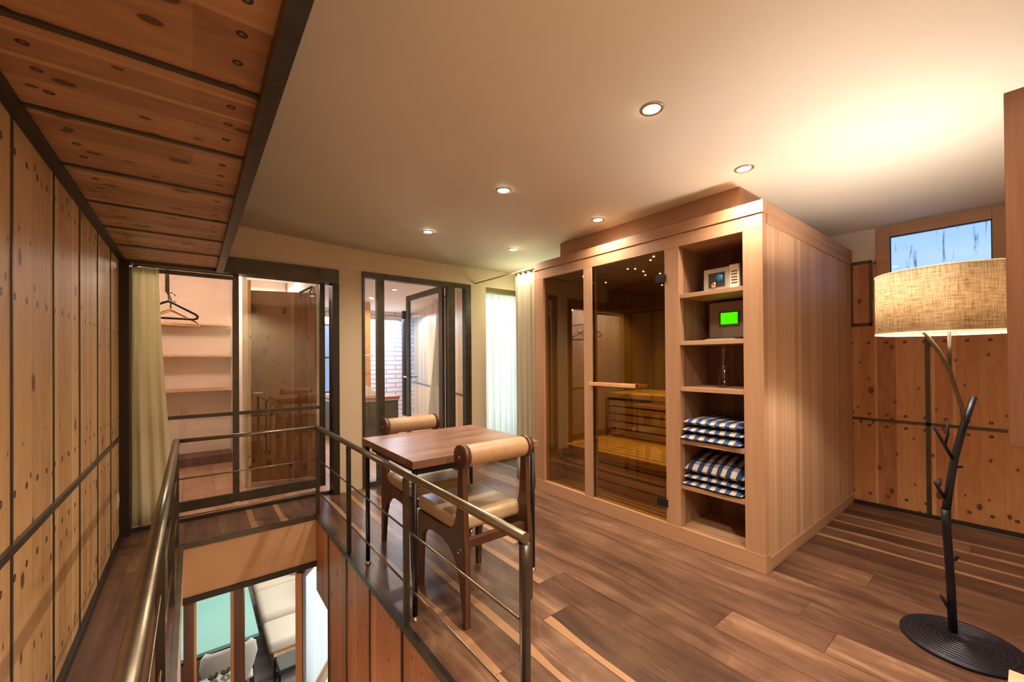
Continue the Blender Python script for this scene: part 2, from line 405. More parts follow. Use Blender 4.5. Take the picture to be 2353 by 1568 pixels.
# ------------------------------------------------------------------ camera
H = 1.22
yaw, pit, rol, F, CY = 6.64466539e-01, 6.10881395e-03, -6.90509862e-03, 934.98, 819.245
fw = Vector((math.sin(yaw)*math.cos(pit), math.cos(yaw)*math.cos(pit), math.sin(pit)))
rt0 = Vector((math.cos(yaw), -math.sin(yaw), 0)); up0 = rt0.cross(fw)
rt = rt0*math.cos(rol)+up0*math.sin(rol); up = -rt0*math.sin(rol)+up0*math.cos(rol)
cam = bpy.data.cameras.new('camera'); co = bpy.data.objects.new('camera', cam); COL.objects.link(co)
co.matrix_world = Matrix(((rt.x, up.x, -fw.x, 0), (rt.y, up.y, -fw.y, 0), (rt.z, up.z, -fw.z, H), (0, 0, 0, 1)))
cam.sensor_fit = 'HORIZONTAL'; cam.sensor_width = 36; cam.lens = F/2353*36
cam.shift_y = (CY-784)/2353; cam.clip_start = .02; cam.clip_end = 200
S.camera = co

# ------------------------------------------------------------------ the shell
XL, XR, YB, YR, ZC = -.405, 4.365, 3.92, -.80, 2.26
HX0, HX1, HY0, HY1 = -.068, .768, .90, 3.485      # stair opening
ZLOW = -2.42

bm = B()   # floor round the stair opening
box(bm, XL, HX0, YR, 4.02, -.34, 0); box(bm, HX1, XR, YR, 4.02, -.34, 0)
box(bm, HX0, HX1, YR, HY0, -.34, 0); box(bm, HX0, HX1, HY1, 4.02, -.34, 0)
obj('floor', bm, M['floor'], kind='structure')

def zc(x):   # the stretched ceiling rises a little to the left
    t = max(0, min(1, (1.35-x)/1.2)); return ZC + .045*t*t*(3-2*t)
bm = B(); xs = [XL-.1, .1, .3, .5, .7, .9, 1.1, 1.35, 4.5]
lo = [[bm.verts.new((x, y, zc(x))) for x in xs] for y in (YR-.1, 4.06)]
hi = [[bm.verts.new((x, y, 2.5)) for x in xs] for y in (YR-.1, 4.06)]
for i in range(len(xs)-1):
    f = bm.faces.new((lo[0][i], lo[0][i+1], lo[1][i+1], lo[1][i])); f.smooth = True
    bm.faces.new((hi[0][i], hi[0][i+1], hi[1][i+1], hi[1][i]))
    for r in (0, 1): bm.faces.new((lo[r][i], lo[r][i+1], hi[r][i+1], hi[r][i]))
obj('ceiling', bm, M['ceil'], kind='structure')

# left wall: pine boards, steel battens
bm = B(); box(bm, XL-.12, XL, YR, 4.02, -.34, 2.4)
wl = obj('wall_left', bm, M['pine_left'], kind='structure')
for k in range(-5, 5):
    y = 1.774+.437*k
    bm = B(); box(bm, XL+.0005, XL+.004, y-.0055, y+.0055, .0, 1.93); obj('batten', bm, M['steel'], wl)
bm = B(); box(bm, XL+.0005, XL+.012, YR, 3.88, .684, .708); obj('batten', bm, M['steel'], wl)
bm = B(); box(bm, XL+.0005, XL+.02, YR, 3.88, .0005, .03); obj('baseboard_left', bm, M['steel_dark'], kind='structure')

# timber soffit
bm = B(); box(bm, XL+.001, .14, YR, 3.88, 1.935, 2.235)
so = obj('trim_1', bm, M['pine_soffit'], kind='structure')
bm = B(); box(bm, .14, .182, YR, 3.88, 1.90, 2.235, .002); obj('edge_beam', bm, M['steel'], so)
bm = B(); box(bm, XL+.001, XL+.035, YR, 3.88, 1.915, 1.985, .002); obj('edge_beam', bm, M['steel_dark'], so)
for k in range(-4, 6):
    y = 1.28+.4275*k
    bm = B(); box(bm, XL+.036, .139, y-.009, y+.009, 1.928, 1.94); obj('batten', bm, M['steel'], so)

# back wall with its three openings
bm = B()
Y0, Y1 = YB, 4.04
box(bm, XL-.12, .14, Y0, Y1, 2.045, 2.45); box(bm, .14, 1.052, Y0, Y1, 2.045, 2.45)
box(bm, 1.052, 1.262, Y0, Y1, -.3, 2.45)
box(bm, 1.262, 2.478, Y0, Y1, 2.062, 2.45)
box(bm, 2.478, 2.687, Y0, Y1, -.3, 2.45)
box(bm, 2.687, 3.45, Y0, Y1, 2.06, 2.45)
box(bm, 3.45, 4.5, Y0, Y1, -.3, 2.45)
obj('wall_back', bm, M['plaster'], kind='structure')
# rear wall, behind the camera
bm = B(); box(bm, XL-.12, 4.5, YR-.12, YR, -.34, 2.45); obj('wall_front', bm, M['plaster'], kind='structure')

# right wall with the high window
bm = B()
WZ0, WZ1, WY0, WY1 = 1.69, 2.25, .06, .768
box(bm, XR, XR+.14, YR, WY0, -.34, 2.0); box(bm, XR, XR+.14, WY1, 4.05, -.34, 2.0)
box(bm, XR, XR+.14, WY0, WY1, -.34, WZ0)
wr = obj('wall_right', bm, M['pine_right'], kind='structure')
bm = B()
box(bm, XR, XR+.14, YR, WY0, 2.0, 2.45); box(bm, XR, XR+.14, WY1, 4.05, 2.0, 2.45); box(bm, XR, XR+.14, WY0, WY1, WZ1, 2.45)
obj('plaster_band', bm, M['white'], wr)
for (y0, y1, z0, z1) in ((.472, .498, .03, 1.47), (.05, .93, .695, .715), (-.80, .05, .695, .715), (.80, .93, 1.985, 2.008), (.80, .93, 1.47, 1.495), (.795, .815, 1.47, 2.0), (.92, .935, 1.47, 2.0), (-.36, -.335, .03, 1.6)):
    bm = B(); box(bm, XR-.008, XR-.0005, y0, y1, z0, z1); obj('batten', bm, M['steel'], wr)
bm = B(); box(bm, XR-.02, XR-.0005, YR, .93, .0005, .028); obj('baseboard_right', bm, M['steel_dark'], kind='structure')
# window_1: high window, timber frame
w = bpy.data.objects.new('window_1', None); COL.objects.link(w); w['kind'] = 'structure'; w.location = (XR, .41, WZ0)
def W(bm, name, mat, **k): return obj(name, bm, mat, w, loc=(-XR, -.41, -WZ0), **k)
bm = B()
box(bm, XR-.02, XR+.06, WY0+.001, WY0+.10, WZ0+.001, WZ1-.001, .003); box(bm, XR-.02, XR+.06, WY1-.08, WY1-.001, WZ0+.001, WZ1-.001, .003)
box(bm, XR-.02, XR+.06, WY0+.10, WY1-.08, WZ1-.08, WZ1-.001, .003); box(bm, XR-.02, XR+.06, WY0+.10, WY1-.08, WZ0+.001, WZ0+.07, .003)
W(bm, 'window_frame', M['winwood'])
bm = B()
for (a, b_, c, d) in ((WY0+.10, WY0+.106, WZ0+.07, WZ1-.08), (WY1-.086, WY1-.08, WZ0+.07, WZ1-.08), (WY0+.1, WY1-.08, WZ1-.086, WZ1-.08), (WY0+.1, WY1-.08, WZ0+.07, WZ0+.076)):
    box(bm, XR-.0, XR+.02, a, b_, c, d)
W(bm, 'gasket', M['steel_dark'])
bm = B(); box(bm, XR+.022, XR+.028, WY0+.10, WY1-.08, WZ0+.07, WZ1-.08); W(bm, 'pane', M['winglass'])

# ---- door_1 / partition 1: steel framed sliding glass to the dressing room
d1 = bpy.data.objects.new('window_2', None); COL.objects.link(d1); d1['kind'] = 'structure'; d1.location = (0, YB, 0)
def D(bm, name, mat): return obj(name, bm, mat, d1, loc=(0, -YB, 0))
bm = B()
box(bm, XL+.0005, -.352, 3.885, 4.02, 0.001, 2.04, .002); D(bm, 'frame_post', M['steel_dark'])
bm = B(); box(bm, .992, 1.05, 3.89, 4.02, 0.001, 1.914, .002); D(bm, 'frame_post', M['steel_dark'])
bm = B(); box(bm, -.352, 1.05, 3.895, 4.02, 1.914, 2.043, .003); D(bm, 'header', M['steel'])
bm = B(); box(bm, -.352, .992, 3.965, 4.00, 0.001, .022); D(bm, 'threshold', M['steel_dark'])
def panel(x0, x1, top, y=4.04):
    bm = B()
    if x0 < 0: box(bm, x0, x0+.03, y, y+.03, .06, 1.98)
    box(bm, x1-.044, x1, y, y+.03, .06, 1.98)
    box(bm, x0, x1-.044, y, y+.03, .055, .13); box(bm, x0, x1-.044, y, y+.03, .772, .800)
    if top: box(bm, x0, x1-.044, y, y+.03, 1.885, 1.915)
    o = D(bm, 'sash', M['steel'])
    bm = B(); box(bm, x0+(.03 if x0 < 0 else 0), x1-.044, y+.012, y+.018, .13, .772); box(bm, x0+(.03 if x0 < 0 else 0), x1-.044, y+.012, y+.018, .80, 1.885 if top else 1.98)
    p = obj('pane', bm, M['gl'], o)
panel(-.35, .298, True); panel(.299, .962, False)

# ---- door_1: glazed steel door frame to the bathroom, leaf open
d2 = bpy.data.objects.new('door_1', None); COL.objects.link(d2); d2['kind'] = 'structure'; d2.location = (1.87, YB, 0)
def D2(bm, name, mat, par=None, **k): return obj(name, bm, mat, par or d2, loc=None if par else (-1.87, -YB, 0), **k)
bm = B()
ya, yb_ = 3.905, 3.975
box(bm, 1.263, 1.287, ya, yb_, .001, 2.06, .002); box(bm, 2.40, 2.477, ya, yb_, .001, 2.06, .002)
box(bm, 1.287, 2.40, ya, yb_, 2.005, 2.06, .002)
box(bm, 1.41, 1.475, ya, yb_, .001, 2.005, .002); box(bm, 2.185, 2.268, ya, yb_, .001, 2.005, .002)
box(bm, 1.287, 1.41, ya, yb_, .001, .05); box(bm, 2.268, 2.40, ya, yb_, .001, .05)
D2(bm, 'frame', M['steel'])
bm = B(); box(bm, 1.287, 1.41, 3.937, 3.943, .05, 2.005); D2(bm, 'pane', M['gl'])
bm = B(); box(bm, 2.268, 2.40, 3.937, 3.943, .05, 2.005); D2(bm, 'pane', M['gl'])
bm = B()
box(bm, 2.15, 2.182, 3.99, 4.07, .02, 2.03, .002); box(bm, 2.15, 2.182, 4.87, 4.95, .02, 2.03, .002)
box(bm, 2.15, 2.182, 4.07, 4.87, 1.965, 2.03); box(bm, 2.15, 2.182, 4.07, 4.87, .02, .10)
lf = D2(bm, 'door_leaf', M['steel'])
bm = B(); box(bm, 2.163, 2.169, 4.07, 4.87, .10, 1.965); obj('pane', bm, M['gl'], lf)
bm = B(); tube(bm, [(2.15, 4.91, 1.0), (2.10, 4.91, 1.0), (2.095, 4.89, 1.0), (2.095, 4.78, 1.0)], .009, 8)
tube(bm, [(2.182, 4.91, 1.0), (2.23, 4.91, 1.0), (2.235, 4.89, 1.0), (2.235, 4.78, 1.0)], .009, 8); obj('handle', bm, M['chrome'], lf)

# ---- window_3: tall window with sheer
w3 = bpy.data.objects.new('window_3', None); COL.objects.link(w3); w3['kind'] = 'structure'; w3.location = (3.0, YB, 0)
bm = B()
box(bm, 2.688, 3.449, 3.93, 3.99, 2.00, 2.059, .002); box(bm, 2.688, 3.449, 3.93, 3.99, .001, .04)
box(bm, 3.42, 3.449, 3.93, 3.99, .04, 2.0)
obj('window_frame', bm, plain('bronze frame', (.22, .16, .07), .4, .4), w3, loc=(-3.0, -YB, 0))
bm = B(); box(bm, 2.688, 3.42, 3.957, 3.963, .04, 2.0); obj('pane', bm, M['gl'], w3, loc=(-3.0, -YB, 0))

def drape(name, mat, p0, p1, z0, z1, waves, amp, label, cat='curtain', flare=None, thick=.004, seg=None, group=None):
    """hanging cloth between plan points p0 and p1; flare = (p0b, p1b) plan points at the hem"""
    bm = B(); n = seg or waves*10; rows = 14
    p0 = Vector(p0); p1 = Vector(p1); f0, f1 = (Vector(flare[0]), Vector(flare[1])) if flare else (p0, p1)
    grid = []
    for r in range(rows+1):
        t = r/rows; a = p0.lerp(f0, t**1.4); b = p1.lerp(f1, t**1.4); dr = (b-a).normalized(); nr = Vector((-dr.y, dr.x))
        row = []
        for k in range(n+1):
            s = k/n
            w_ = math.sin(s*waves*2*PI+.5*math.sin(t*3+s*5))+.35*math.sin(s*waves*4.3*PI+1+t)
            q = a.lerp(b, s)+nr*(w_*amp*(.65+.5*t))
            row.append(bm.verts.new((q.x, q.y, z1+(z0-z1)*t)))
        grid.append(row)
    for r in range(rows):
        for k in range(n):
            f = bm.faces.new((grid[r][k], grid[r][k+1], grid[r+1][k+1], grid[r+1][k])); f.smooth = True
    o = obj(name, bm, mat, label=label, cat=cat, group=group)
    md = o.modifiers.new('thickness', 'SOLIDIFY'); md.thickness = thick; md.offset = 0
    return o

drape('sheer_curtain', M['sheer'], (2.66, 4.12), (3.50, 4.12), .02, 2.05, 9, .022, 'bright white backlit sheer curtain behind the tall narrow window')
drape('curtain', M['curtain'], (-.350, 3.995), (-.20, 3.985), .03, 1.905, 3, .012, 'pale green curtain gathered at the left end of the dressing room glass partition', flare=((-.350, 3.985), (-.10, 3.985)))
drape('curtain', M['curtain2'], (2.555, 3.20), (2.56, 2.90), .02, 2.075, 4, .016, 'ivory curtain gathered on the rail against the left end of the sauna cabin')
t = thing('curtain_rail', 'thin curtain rail running from the sauna cabin to the back wall', 'curtain rail', (2.545, 3.4, 2.09))
bm = B(); box(bm, -.01, .01, -.515, .52, -.012, .0); obj('track', bm, M['winwood'], t)

# ------------------------------------------------------------------ dressing room and bathroom behind the back wall
bm = B(); box(bm, -.6, 1.06, 4.02, 7.0, -.34, -.001); obj('floor', bm, M['clfloor'], kind='structure')
bm = B(); box(bm, 1.06, 4.8, 4.02, 9.2, -.34, -.001); obj('floor', bm, M['clfloor'], kind='structure')
bm = B(); box(bm, -.62, 4.9, 4.06, 9.3, 2.28, 2.5); obj('ceiling', bm, M['white'], kind='structure')
bm = B(); box(bm, -.62, -.42, 4.04, 6.5, -.3, 2.28); obj('wall_closet_left', bm, M['pink'], kind='structure')
bm = B(); box(bm, -.62, 1.0, 6.32, 6.5, -.3, 2.28); obj('wall_closet_back', bm, M['pink'], kind='structure')
bm = B(); box(bm, .372, .41, 4.80, 6.32, 0, 2.28); obj('wall_closet_right', bm, M['white'], kind='structure')
bm = B(); box(bm, -.42, .372, 5.98, 6.32, 0, .10); obj('baseboard_closet', bm, M['brownframe'], kind='structure')
# closet shelves
for z, lb in ((1.655, 'top closet shelf of pale timber behind the hangers'), (1.28, 'middle closet shelf, second below the hangers'), (.875, 'lowest closet shelf of pale timber, just above the partition cross rail')):
    t = thing('closet_shelf', lb, 'shelf', (-.02, 6.16, z), group='closet shelves')
    bm = B(); box(bm, -.39, .388, -.15, .155, -.012, .012, .002); obj('board', bm, M['pine_plain'], t)
    bm = B(); box(bm, .34, .386, -.10, .10, -.035, -.0125); obj('bracket', bm, M['pine_plain'], t)
# wall with the knotty door
bm = B()
box(bm, .372, .41, 4.70, 4.80, 0, 2.28); box(bm, 1.015, 1.10, 4.62, 4.72, 0, 2.28); box(bm, 1.001, 1.10, 6.34, 6.5, 0, 2.28)
obj('wall_dressing', bm, M['white'], kind='structure')
dd = bpy.data.objects.new('door_2', None); COL.objects.link(dd); dd['kind'] = 'structure'; dd.location = (1.012, 4.62, 0)
dd.rotation_euler = (0, 0, PI - .30)
bm = B(); box(bm, 0, .63, -.02, .02, .012, 1.92, .003)
dl = obj('door_leaf', bm, M['pine_door'], dd)
bm = B(); 
for s in (-1, 1):
    tube(bm, [(.585, s*.02, .90), (.585, s*.06, .90), (.57, s*.065, .90), (.47, s*.065, .90)], .009, 8)
    box(bm, .57, .60, s*.02, s*.026, .84, .96)
obj('handle', bm, M['chrome'], dl)
bm = B(); box(bm, .41, .44, 4.66, 4.70, 0, 2.0); box(bm, .985, 1.013, 4.66, 4.70, 0, 2.0)
obj('trim_2', bm, M['pine_x'], kind='structure')
# steel lamp-frame above the door
bm = B(); tube(bm, [(0, .16, 0), (-.02, 0, .02), (-.13, -.02, -.05), (-.13, -.02, -.10)], .012, 6); tube(bm, [(0, .16, 0), (0, .16, -.14)], .012, 6)
for v in bm.verts: v.co = Matrix.Rotation(-(PI-.30), 3, 'Z') @ (v.co+Vector((.95-1.012, 4.42-4.62, 1.93)))
obj('door_closer', bm, M['steel'], dd)

# hangers
def hanger(name, mat, loc, rz, label, w_=.20, r=.009, flat=False):
    t = thing(name, label, 'hanger', loc, rz, group='hangers in the dressing room')
    bm = B()
    tube(bm, [(-w_, 0, -.125), (-w_+.012, 0, -.108), (-.03, 0, -.02), (0, 0, -.008), (.03, 0, -.02), (w_-.012, 0, -.108), (w_, 0, -.125), (w_-.006, 0, -.142), (w_-.03, 0, -.150), (-w_+.03, 0, -.150), (-w_+.006, 0, -.142), (-w_, 0, -.125)], r, 8)
    obj('shoulders', bm, mat, t)
    bm = B(); tube(bm, [(0, 0, -.01), (0, 0, .045)]+[(.022-.022*math.cos(a)*1 - .0, 0, .045+.022*math.sin(a)) for a in [PI*.15*i for i in range(1, 8)]], .004, 6)
    obj('hook', bm, M['steel_dark'] if name == 'coat_hanger' else M['chrome'], t)
    return t
hanger('coat_hanger', M['black'], (-.165, 4.50, 1.735), .18, 'black coat hanger hanging nearest behind the partition glass', r=.010)
hanger('coat_hanger', M['pine_plain'], (-.16, 4.72, 1.69), .42, 'pale wooden coat hanger behind the black one, turned outward', w_=.215, r=.008)
hanger('coat_hanger', M['pine_plain'], (-.16, 4.86, 1.69), .2, 'rearmost pale wooden coat hanger, closest to the closet shelves', w_=.21, r=.008)
t = thing('clothes_rail', 'dark steel clothes rail carrying the coat hangers', 'clothes rail', (-.17, 4.6, 1.80))
bm = B(); tube(bm, [(0, -.18, .0), (.005, .45, .0)], .009, 8); obj('bar', bm, M['steel'], t)
bm = B(); box(bm, -.014, .014, -.16, -.13, .0, .4795); obj('hanger_bracket', bm, M['steel'], t)
bm = B(); tube(bm, [(.32, .9, .47), (.30, .45, .47), (.27, -.3, .47)], .012, 6)
o = obj('ceiling_rod', bm, M['steel'], label='dark steel rod fixed across the dressing room ceiling', cat='rod', loc=(-.17, 4.6, 1.80))

# bathroom
def wallseg(name, x0, y0, x1, y1, z0, z1, th, mat, kind='structure'):
    L = math.hypot(x1-x0, y1-y0); a = math.atan2(y1-y0, x1-x0)
    bm = B(); box(bm, 0, L, 0, -th, z0, z1)
    return obj(name, bm, mat, kind=kind, loc=(x0, y0, 0), rotz=a)
wp = wallseg('wall_bath_right', 2.86, 4.30, 4.02, 8.8, 0, 2.28, .06, M['pine_x'])
bm = B(); box(bm, 0, 4.64, .0005, .012, .69, .715); obj('batten', bm, M['steel'], wp)
bm = B(); box(bm, 2.60, 2.69, 4.05, 4.06, 0, 2.28); 
bm.free()
bm = B(); box(bm, 1.0, 2.0, 8.8, 8.9, 0, 2.28); box(bm, 2.42, 4.4, 8.8, 8.9, 0, 2.28); box(bm, 2.0, 2.42, 8.8, 8.9, 0, .55); box(bm, 2.0, 2.42, 8.8, 8.9, 1.95, 2.28)
obj('wall_bath_back', bm, M['stone'], kind='structure')
bw = bpy.data.objects.new('window_5', None); COL.objects.link(bw); bw['kind'] = 'structure'; bw.location = (2.2, 8.84, .55)
bm = B(); box(bm, -.1995, -.17, 0, .04, .001, 1.399); box(bm, .17, .1995, 0, .04, .001, 1.399); box(bm, -.17, .17, 0, .04, .70, .74); box(bm, -.17, .17, 0, .04, .001, .03); box(bm, -.17, .17, 0, .04, 1.37, 1.399)
obj('window_frame', bm, M['steel'], bw)
bm = B(); box(bm, -.17, .17, .015, .02, .03, .70); box(bm, -.17, .17, .015, .02, .74, 1.37); obj('pane', bm, M['gl'], bw)
bm = B(); box(bm, 1.02, 1.06, 4.73, 8.8, 0, .75); box(bm, 1.02, 1.06, 7.9, 8.8, .75, 2.28); box(bm, 1.02, 1.06, 4.73, 7.9, 2.0, 2.28)
obj('wall_bath_left', bm, M['white'], kind='structure')
bm = B(); box(bm, 4.02, 4.10, 4.04, 9.0, -.1, 2.28); 
bm.free()
t = thing('steel_post', 'black steel post standing in front of the stone bathroom wall', 'post', (3.64, 8.45, 0))
bm = B(); box(bm, -.045, .045, -.045, .045, 0, 2.279); obj('shaft', bm, M['black'], t)
t = thing('bath_counter', 'dark bath surround with a red mosaic top', 'bath', (2.30, 6.85, 0))
bm = B(); box(bm, -.60, .37, -.38, .38, 0, .555); obj('body', bm, M['tubfront'], t)
bm = B(); box(bm, -.60, .39, -.40, .40, .575, .62, .004); obj('top_slab', bm, M['mosaic'], t)
bm = B(); box(bm, -.60, .38, -.39, .39, .5555, .5745); obj('edge_strip', bm, M['white'], t)
def blob_towel(x0, x1, y0, y1, z0, z1, mat, name, label, cat='towel', **k):
    bm = B(); box(bm, x0, x1, y0, y1, z0, z1, min(.02, (z1-z0)*.45)); o = obj(name, bm, mat, label=label, cat=cat, **k); return o
bm = B()
prism(bm, [(1.98, .6205), (2.42, .6205), (2.40, .68), (2.28, .74), (2.12, .86), (1.98, .93)], 'y', 6.60, 6.85, .015)
obj('bath_towel', bm, plain('white terry', (.8, .78, .74), .9, noise=.06, nscale=50), label='white crumpled towel heaped on the mosaic bath top', cat='towel')
drape('bathrobe', plain('dark brown robe', (.05, .03, .025), .9), (2.06, 7.412), (2.42, 7.412), .75, 1.65, 5, .014, 'dark brown bathrobes hanging behind the bath', cat='bathrobe')
t = thing('robe_rail', 'thin steel rail above the dark bathrobes', 'rail', (2.25, 7.34, 1.30)); bm = B(); tube(bm, [(-.3, -.03, 0), (.3, -.03, 0)], .008, 8); obj('bar', bm, M['chrome'], t)
bm = B(); box(bm, 2.03, 2.55, 7.44, 7.50, 0, 2.28); obj('wall_bath_nib', bm, M['orange'], kind='structure')
drape('curtain', cloth('white bath curtain', (.80, .80, .72), .4), (2.66, 5.10), (2.60, 4.60), .02, 2.02, 5, .02, 'white curtain inside the bathroom beside its open glass door', flare=((2.52, 5.25), (2.62, 4.60)))
t = thing('bath_curtain_rail', 'short dark rail over the white bathroom curtain', 'curtain rail', (2.63, 4.85, 2.05)); bm = B(); tube(bm, [(.035, .27, 0), (-.035, -.27, 0)], .01, 8); obj('bar', bm, M['steel'], t)

# ------------------------------------------------------------------ stairwell
bm = B(); box(bm, HX0-.02, HX1+.02, HY1+.001, HY1+.03, -.36, -.025); 
# faces of the opening
bm.free()
bm = B(); box(bm, HX0+.0005, HX1-.0005, HY1-.012, HY1-.0005, -.352, -.031); obj('wall_stair_back', bm, M['fascia'], kind='structure')
# right side of the stairwell, pine; passage beyond Y 3.13 below -0.58
bm = B()
box(bm, HX1, HX1+.05, HY0, 3.13, ZLOW, -.345); box(bm, HX1, HX1+.05, 3.13, HY1+.02, -.58, -.345)
box(bm, HX1-.011, HX1-.0005, HY0, HY1-.0125, -.345, -.031); box(bm, HX1-.011, HX1-.0005, HY0, 3.13, -1.2, -.345); box(bm, HX1-.011, HX1-.0005, 3.13, HY1-.0125, -.58, -.345)
ws = obj('wall_stair_right', bm, M['pine_stair'], kind='structure')
for y in (3.10, 2.665, 2.235, 1.80, 1.36):
    bm = B(); box(bm, HX1-.018, HX1-.0115, y-.007, y+.007, -1.2, -.031); obj('batten', bm, M['steel'], ws)
bm = B(); box(bm, HX0-.04, HX0, HY0, HY1+.02, ZLOW, -.345); box(bm, HX0+.0005, HX0+.011, HY0, HY1-.0125, -.345, -.031)
obj('wall_stair_left', bm, plain('pale plank', (.80, .58, .38), .5, noise=.08, nscale=7), kind='structure')
bm = B(); box(bm, HX0-.04, HX1+.05, HY0-.06, HY0-.001, ZLOW, -.345); obj('wall_stair_front', bm, M['fascia'], kind='structure')
# steel angle round the opening
bm = B()
for (a, b_, c, d) in ((HX0-.004, HX0+.016, HY0, HY1), (HX1-.016, HX1+.008, HY0, HY1), (HX0, HX1, HY1-.016, HY1+.006)):
    box(bm, a, b_, c, d, -.030, .006)
obj('trim_3', bm, M['steel'], kind='structure')
bm = B(); box(bm, HX0+.0005, HX1-.0005, HY1-.03, HY1+.02, -.39, -.3525); obj('trim_4', bm, M['steel_dark'], kind='structure')

# railing
rl = thing('stair_railing', 'brushed steel railing with thin horizontal rods round the stair opening', 'railing', (.35, 3.47, 0))
RL = Vector((.35, 3.47, 0))
def R_(bm, name, mat, **k): return obj(name, bm, mat, rl, loc=-RL, **k)
xl, xr_, yk = -.088, .768, 3.468; zr = .692
bm = B(); tube(bm, [(xl, .86, zr), (xl, yk, zr)], .0195, 20); R_(bm, 'handrail', M['rail'], label='round handrail on the left side')
bm = B(); tube(bm, [(xr_, .922, zr), (xr_, yk, zr)], .0165, 20); R_(bm, 'handrail', M['rail'], label='round handrail on the table side')
bm = B(); tube(bm, [(xl, yk, zr), (xr_, yk, zr)], .0135, 16); R_(bm, 'handrail', M['rail'], label='round handrail across the far end')
for x, ys in ((xl, (.93, 1.80, 2.65, yk)), (xr_, (.927, 1.778, 2.656, yk))):
    for y in ys:
        bm = B(); h = .013 if y > 1 else .016
        if y < 1: tube(bm, [(x, y, .0065), (x, y, .62), (x, y, .675)], [.0165, .0165, .0165], 16)
        else: box(bm, x-h, x+h, y-.008, y+.008, .0065, .676)
        R_(bm, 'post', M['steel'])
for z in (.44, .19):
    for p in (((xl, .93, z), (xl, yk, z)), ((xr_, .93, z), (xr_, yk, z)), ((xl, yk, z), (xr_, yk, z))):
        bm = B(); tube(bm, p, .0045, 8); R_(bm, 'rod', M['rail'])

# ---- lower level seen through the opening
bm = B(); box(bm, -3, 3.2, .8, 9, ZLOW-.2, ZLOW); obj('floor', bm, M['lowfloor'], kind='structure')
bm = B(); box(bm, -3, 3.2, 8.6, 8.8, ZLOW, -.36); obj('wall_lower_back', bm, M['plaster'], kind='structure')
bm = B(); box(bm, -3, -2.9, 3.5, 8.6, ZLOW, -.36); obj('wall_lower_left', bm, M['plaster'], kind='structure')
bm = B(); box(bm, -3, HX0-.04, 3.46, 3.52, ZLOW, -.36); box(bm, 1.9, 3.1, 3.3, 3.4, ZLOW, -.36)
box(bm, HX1+.05, 1.9, 2.9, 3.0, ZLOW, -.36); obj('wall_lower_front', bm, M['plaster'], kind='structure')
bm = B(); box(bm, 3.1, 3.2, 2.9, 8.6, ZLOW, -.36); obj('wall_lower_right', bm, M['white'], kind='structure')
bm = B(); box(bm, -3, 3.2, 4.1, 8.8, -.5, -.345); box(bm, HX1+.06, 3.2, 2.9, 4.1, -.5, -.345); obj('ceiling_lower', bm, M['white'], kind='structure')
dw = bpy.data.objects.new('door_3', None); COL.objects.link(dw); dw['kind'] = 'structure'; dw.location = (.3, 3.5, ZLOW)
def DW(bm, name, mat): return obj(name, bm, mat, dw, loc=(-.3, -3.5, -ZLOW))
bm = B(); box(bm, -.055, -.0, 3.47, 3.53, ZLOW, -.391); box(bm, .222, .28, 3.47, 3.53, ZLOW, -.391); DW(bm, 'frame_post', M['brownframe'])
bm = B(); box(bm, .0, .014, 3.475, 3.525, ZLOW, -.391); box(bm, .204, .222, 3.475, 3.525, ZLOW, -.391); DW(bm, 'sash_stile', M['orange'])
bm = B(); box(bm, .281, .287, 3.48, 3.49, ZLOW, -.391); DW(bm, 'seal', M['chrome'])
lw = bpy.data.objects.new('window_4', None); COL.objects.link(lw); lw['kind'] = 'structure'; lw.location = (.635, 3.52, ZLOW); lw.rotation_euler = (0, 0, math.radians(54))
bm = B(); zt = -.435-ZLOW; zb = -1.62-ZLOW
box(bm, 0, .05, -.03, .02, zb, zt); box(bm, .67, .73, -.02, .02, zb, zt); box(bm, .05, .67, -.02, .02, zt-.07, zt); box(bm, .05, .67, -.02, .02, zb, zb+.09)
obj('door_leaf', bm, M['orange'], lw)
bm = B(); box(bm, -.0, .05, -.038, -.0305, zb, zt); obj('weather_strip', bm, M['brownframe'], lw)
bm = B(); box(bm, .05, .67, -.004, .004, zb+.09, zt-.07); obj('pane', bm, M['gl'], lw)

t = thing('dining_table', 'teal topped table on the lower floor seen through the stair opening', 'table', (-.4, 6.1, ZLOW))
bm = B(); box(bm, -.9, .94, -1.05, 1.3, .735, .77, .004); obj('tabletop', bm, M['teal'], t)
bm = B(); box(bm, -.88, .92, -1.03, 1.28, .70, .7345); obj('apron', bm, M['black'], t)
for x, y in ((.88, -1.0), (.88, 1.25), (-.86, -1.0), (-.86, 1.25)):
    bm = B(); box(bm, x-.02, x+.02, y-.02, y+.02, 0, .6995); obj('leg', bm, M['steel'], t)
t = thing('shell_chair', 'cream shell chair with thin black legs drawn up to the teal table', 'chair', (.27, 4.97, ZLOW), 0)
bm = B()
n = 14; rows = [(-.16, .46, .16), (-.20, .60, .20), (-.21, .74, .235), (-.20, .84, .22), (-.19, .87, .18)]
gr = []
for (y, z, wd) in [(.20, .45, .20), (.0, .43, .21), (-.12, .44, .20)]+rows:
    gr.append([bm.verts.new((wd*math.sin((k/n-.5)*PI*.95), y+.07*(1-math.cos((k/n-.5)*PI*.9))*(1 if z > .45 else 0), z+(.03*abs(k/n-.5)*2 if z < .5 else 0))) for k in range(n+1)])
for r in range(len(gr)-1):
    for k in range(n): f = bm.faces.new((gr[r][k], gr[r][k+1], gr[r+1][k+1], gr[r+1][k])); f.smooth = True
o = obj('shell', bm, M['cream'], t); md = o.modifiers.new('thickness', 'SOLIDIFY'); md.thickness = .03
bm = B(); tube(bm, [(-.13, -.08, .43), (.13, -.08, .43), (.13, .12, .43), (-.13, .12, .43), (-.13, -.08, .43)], .009, 6); obj('seat_frame', bm, M['black'], t)
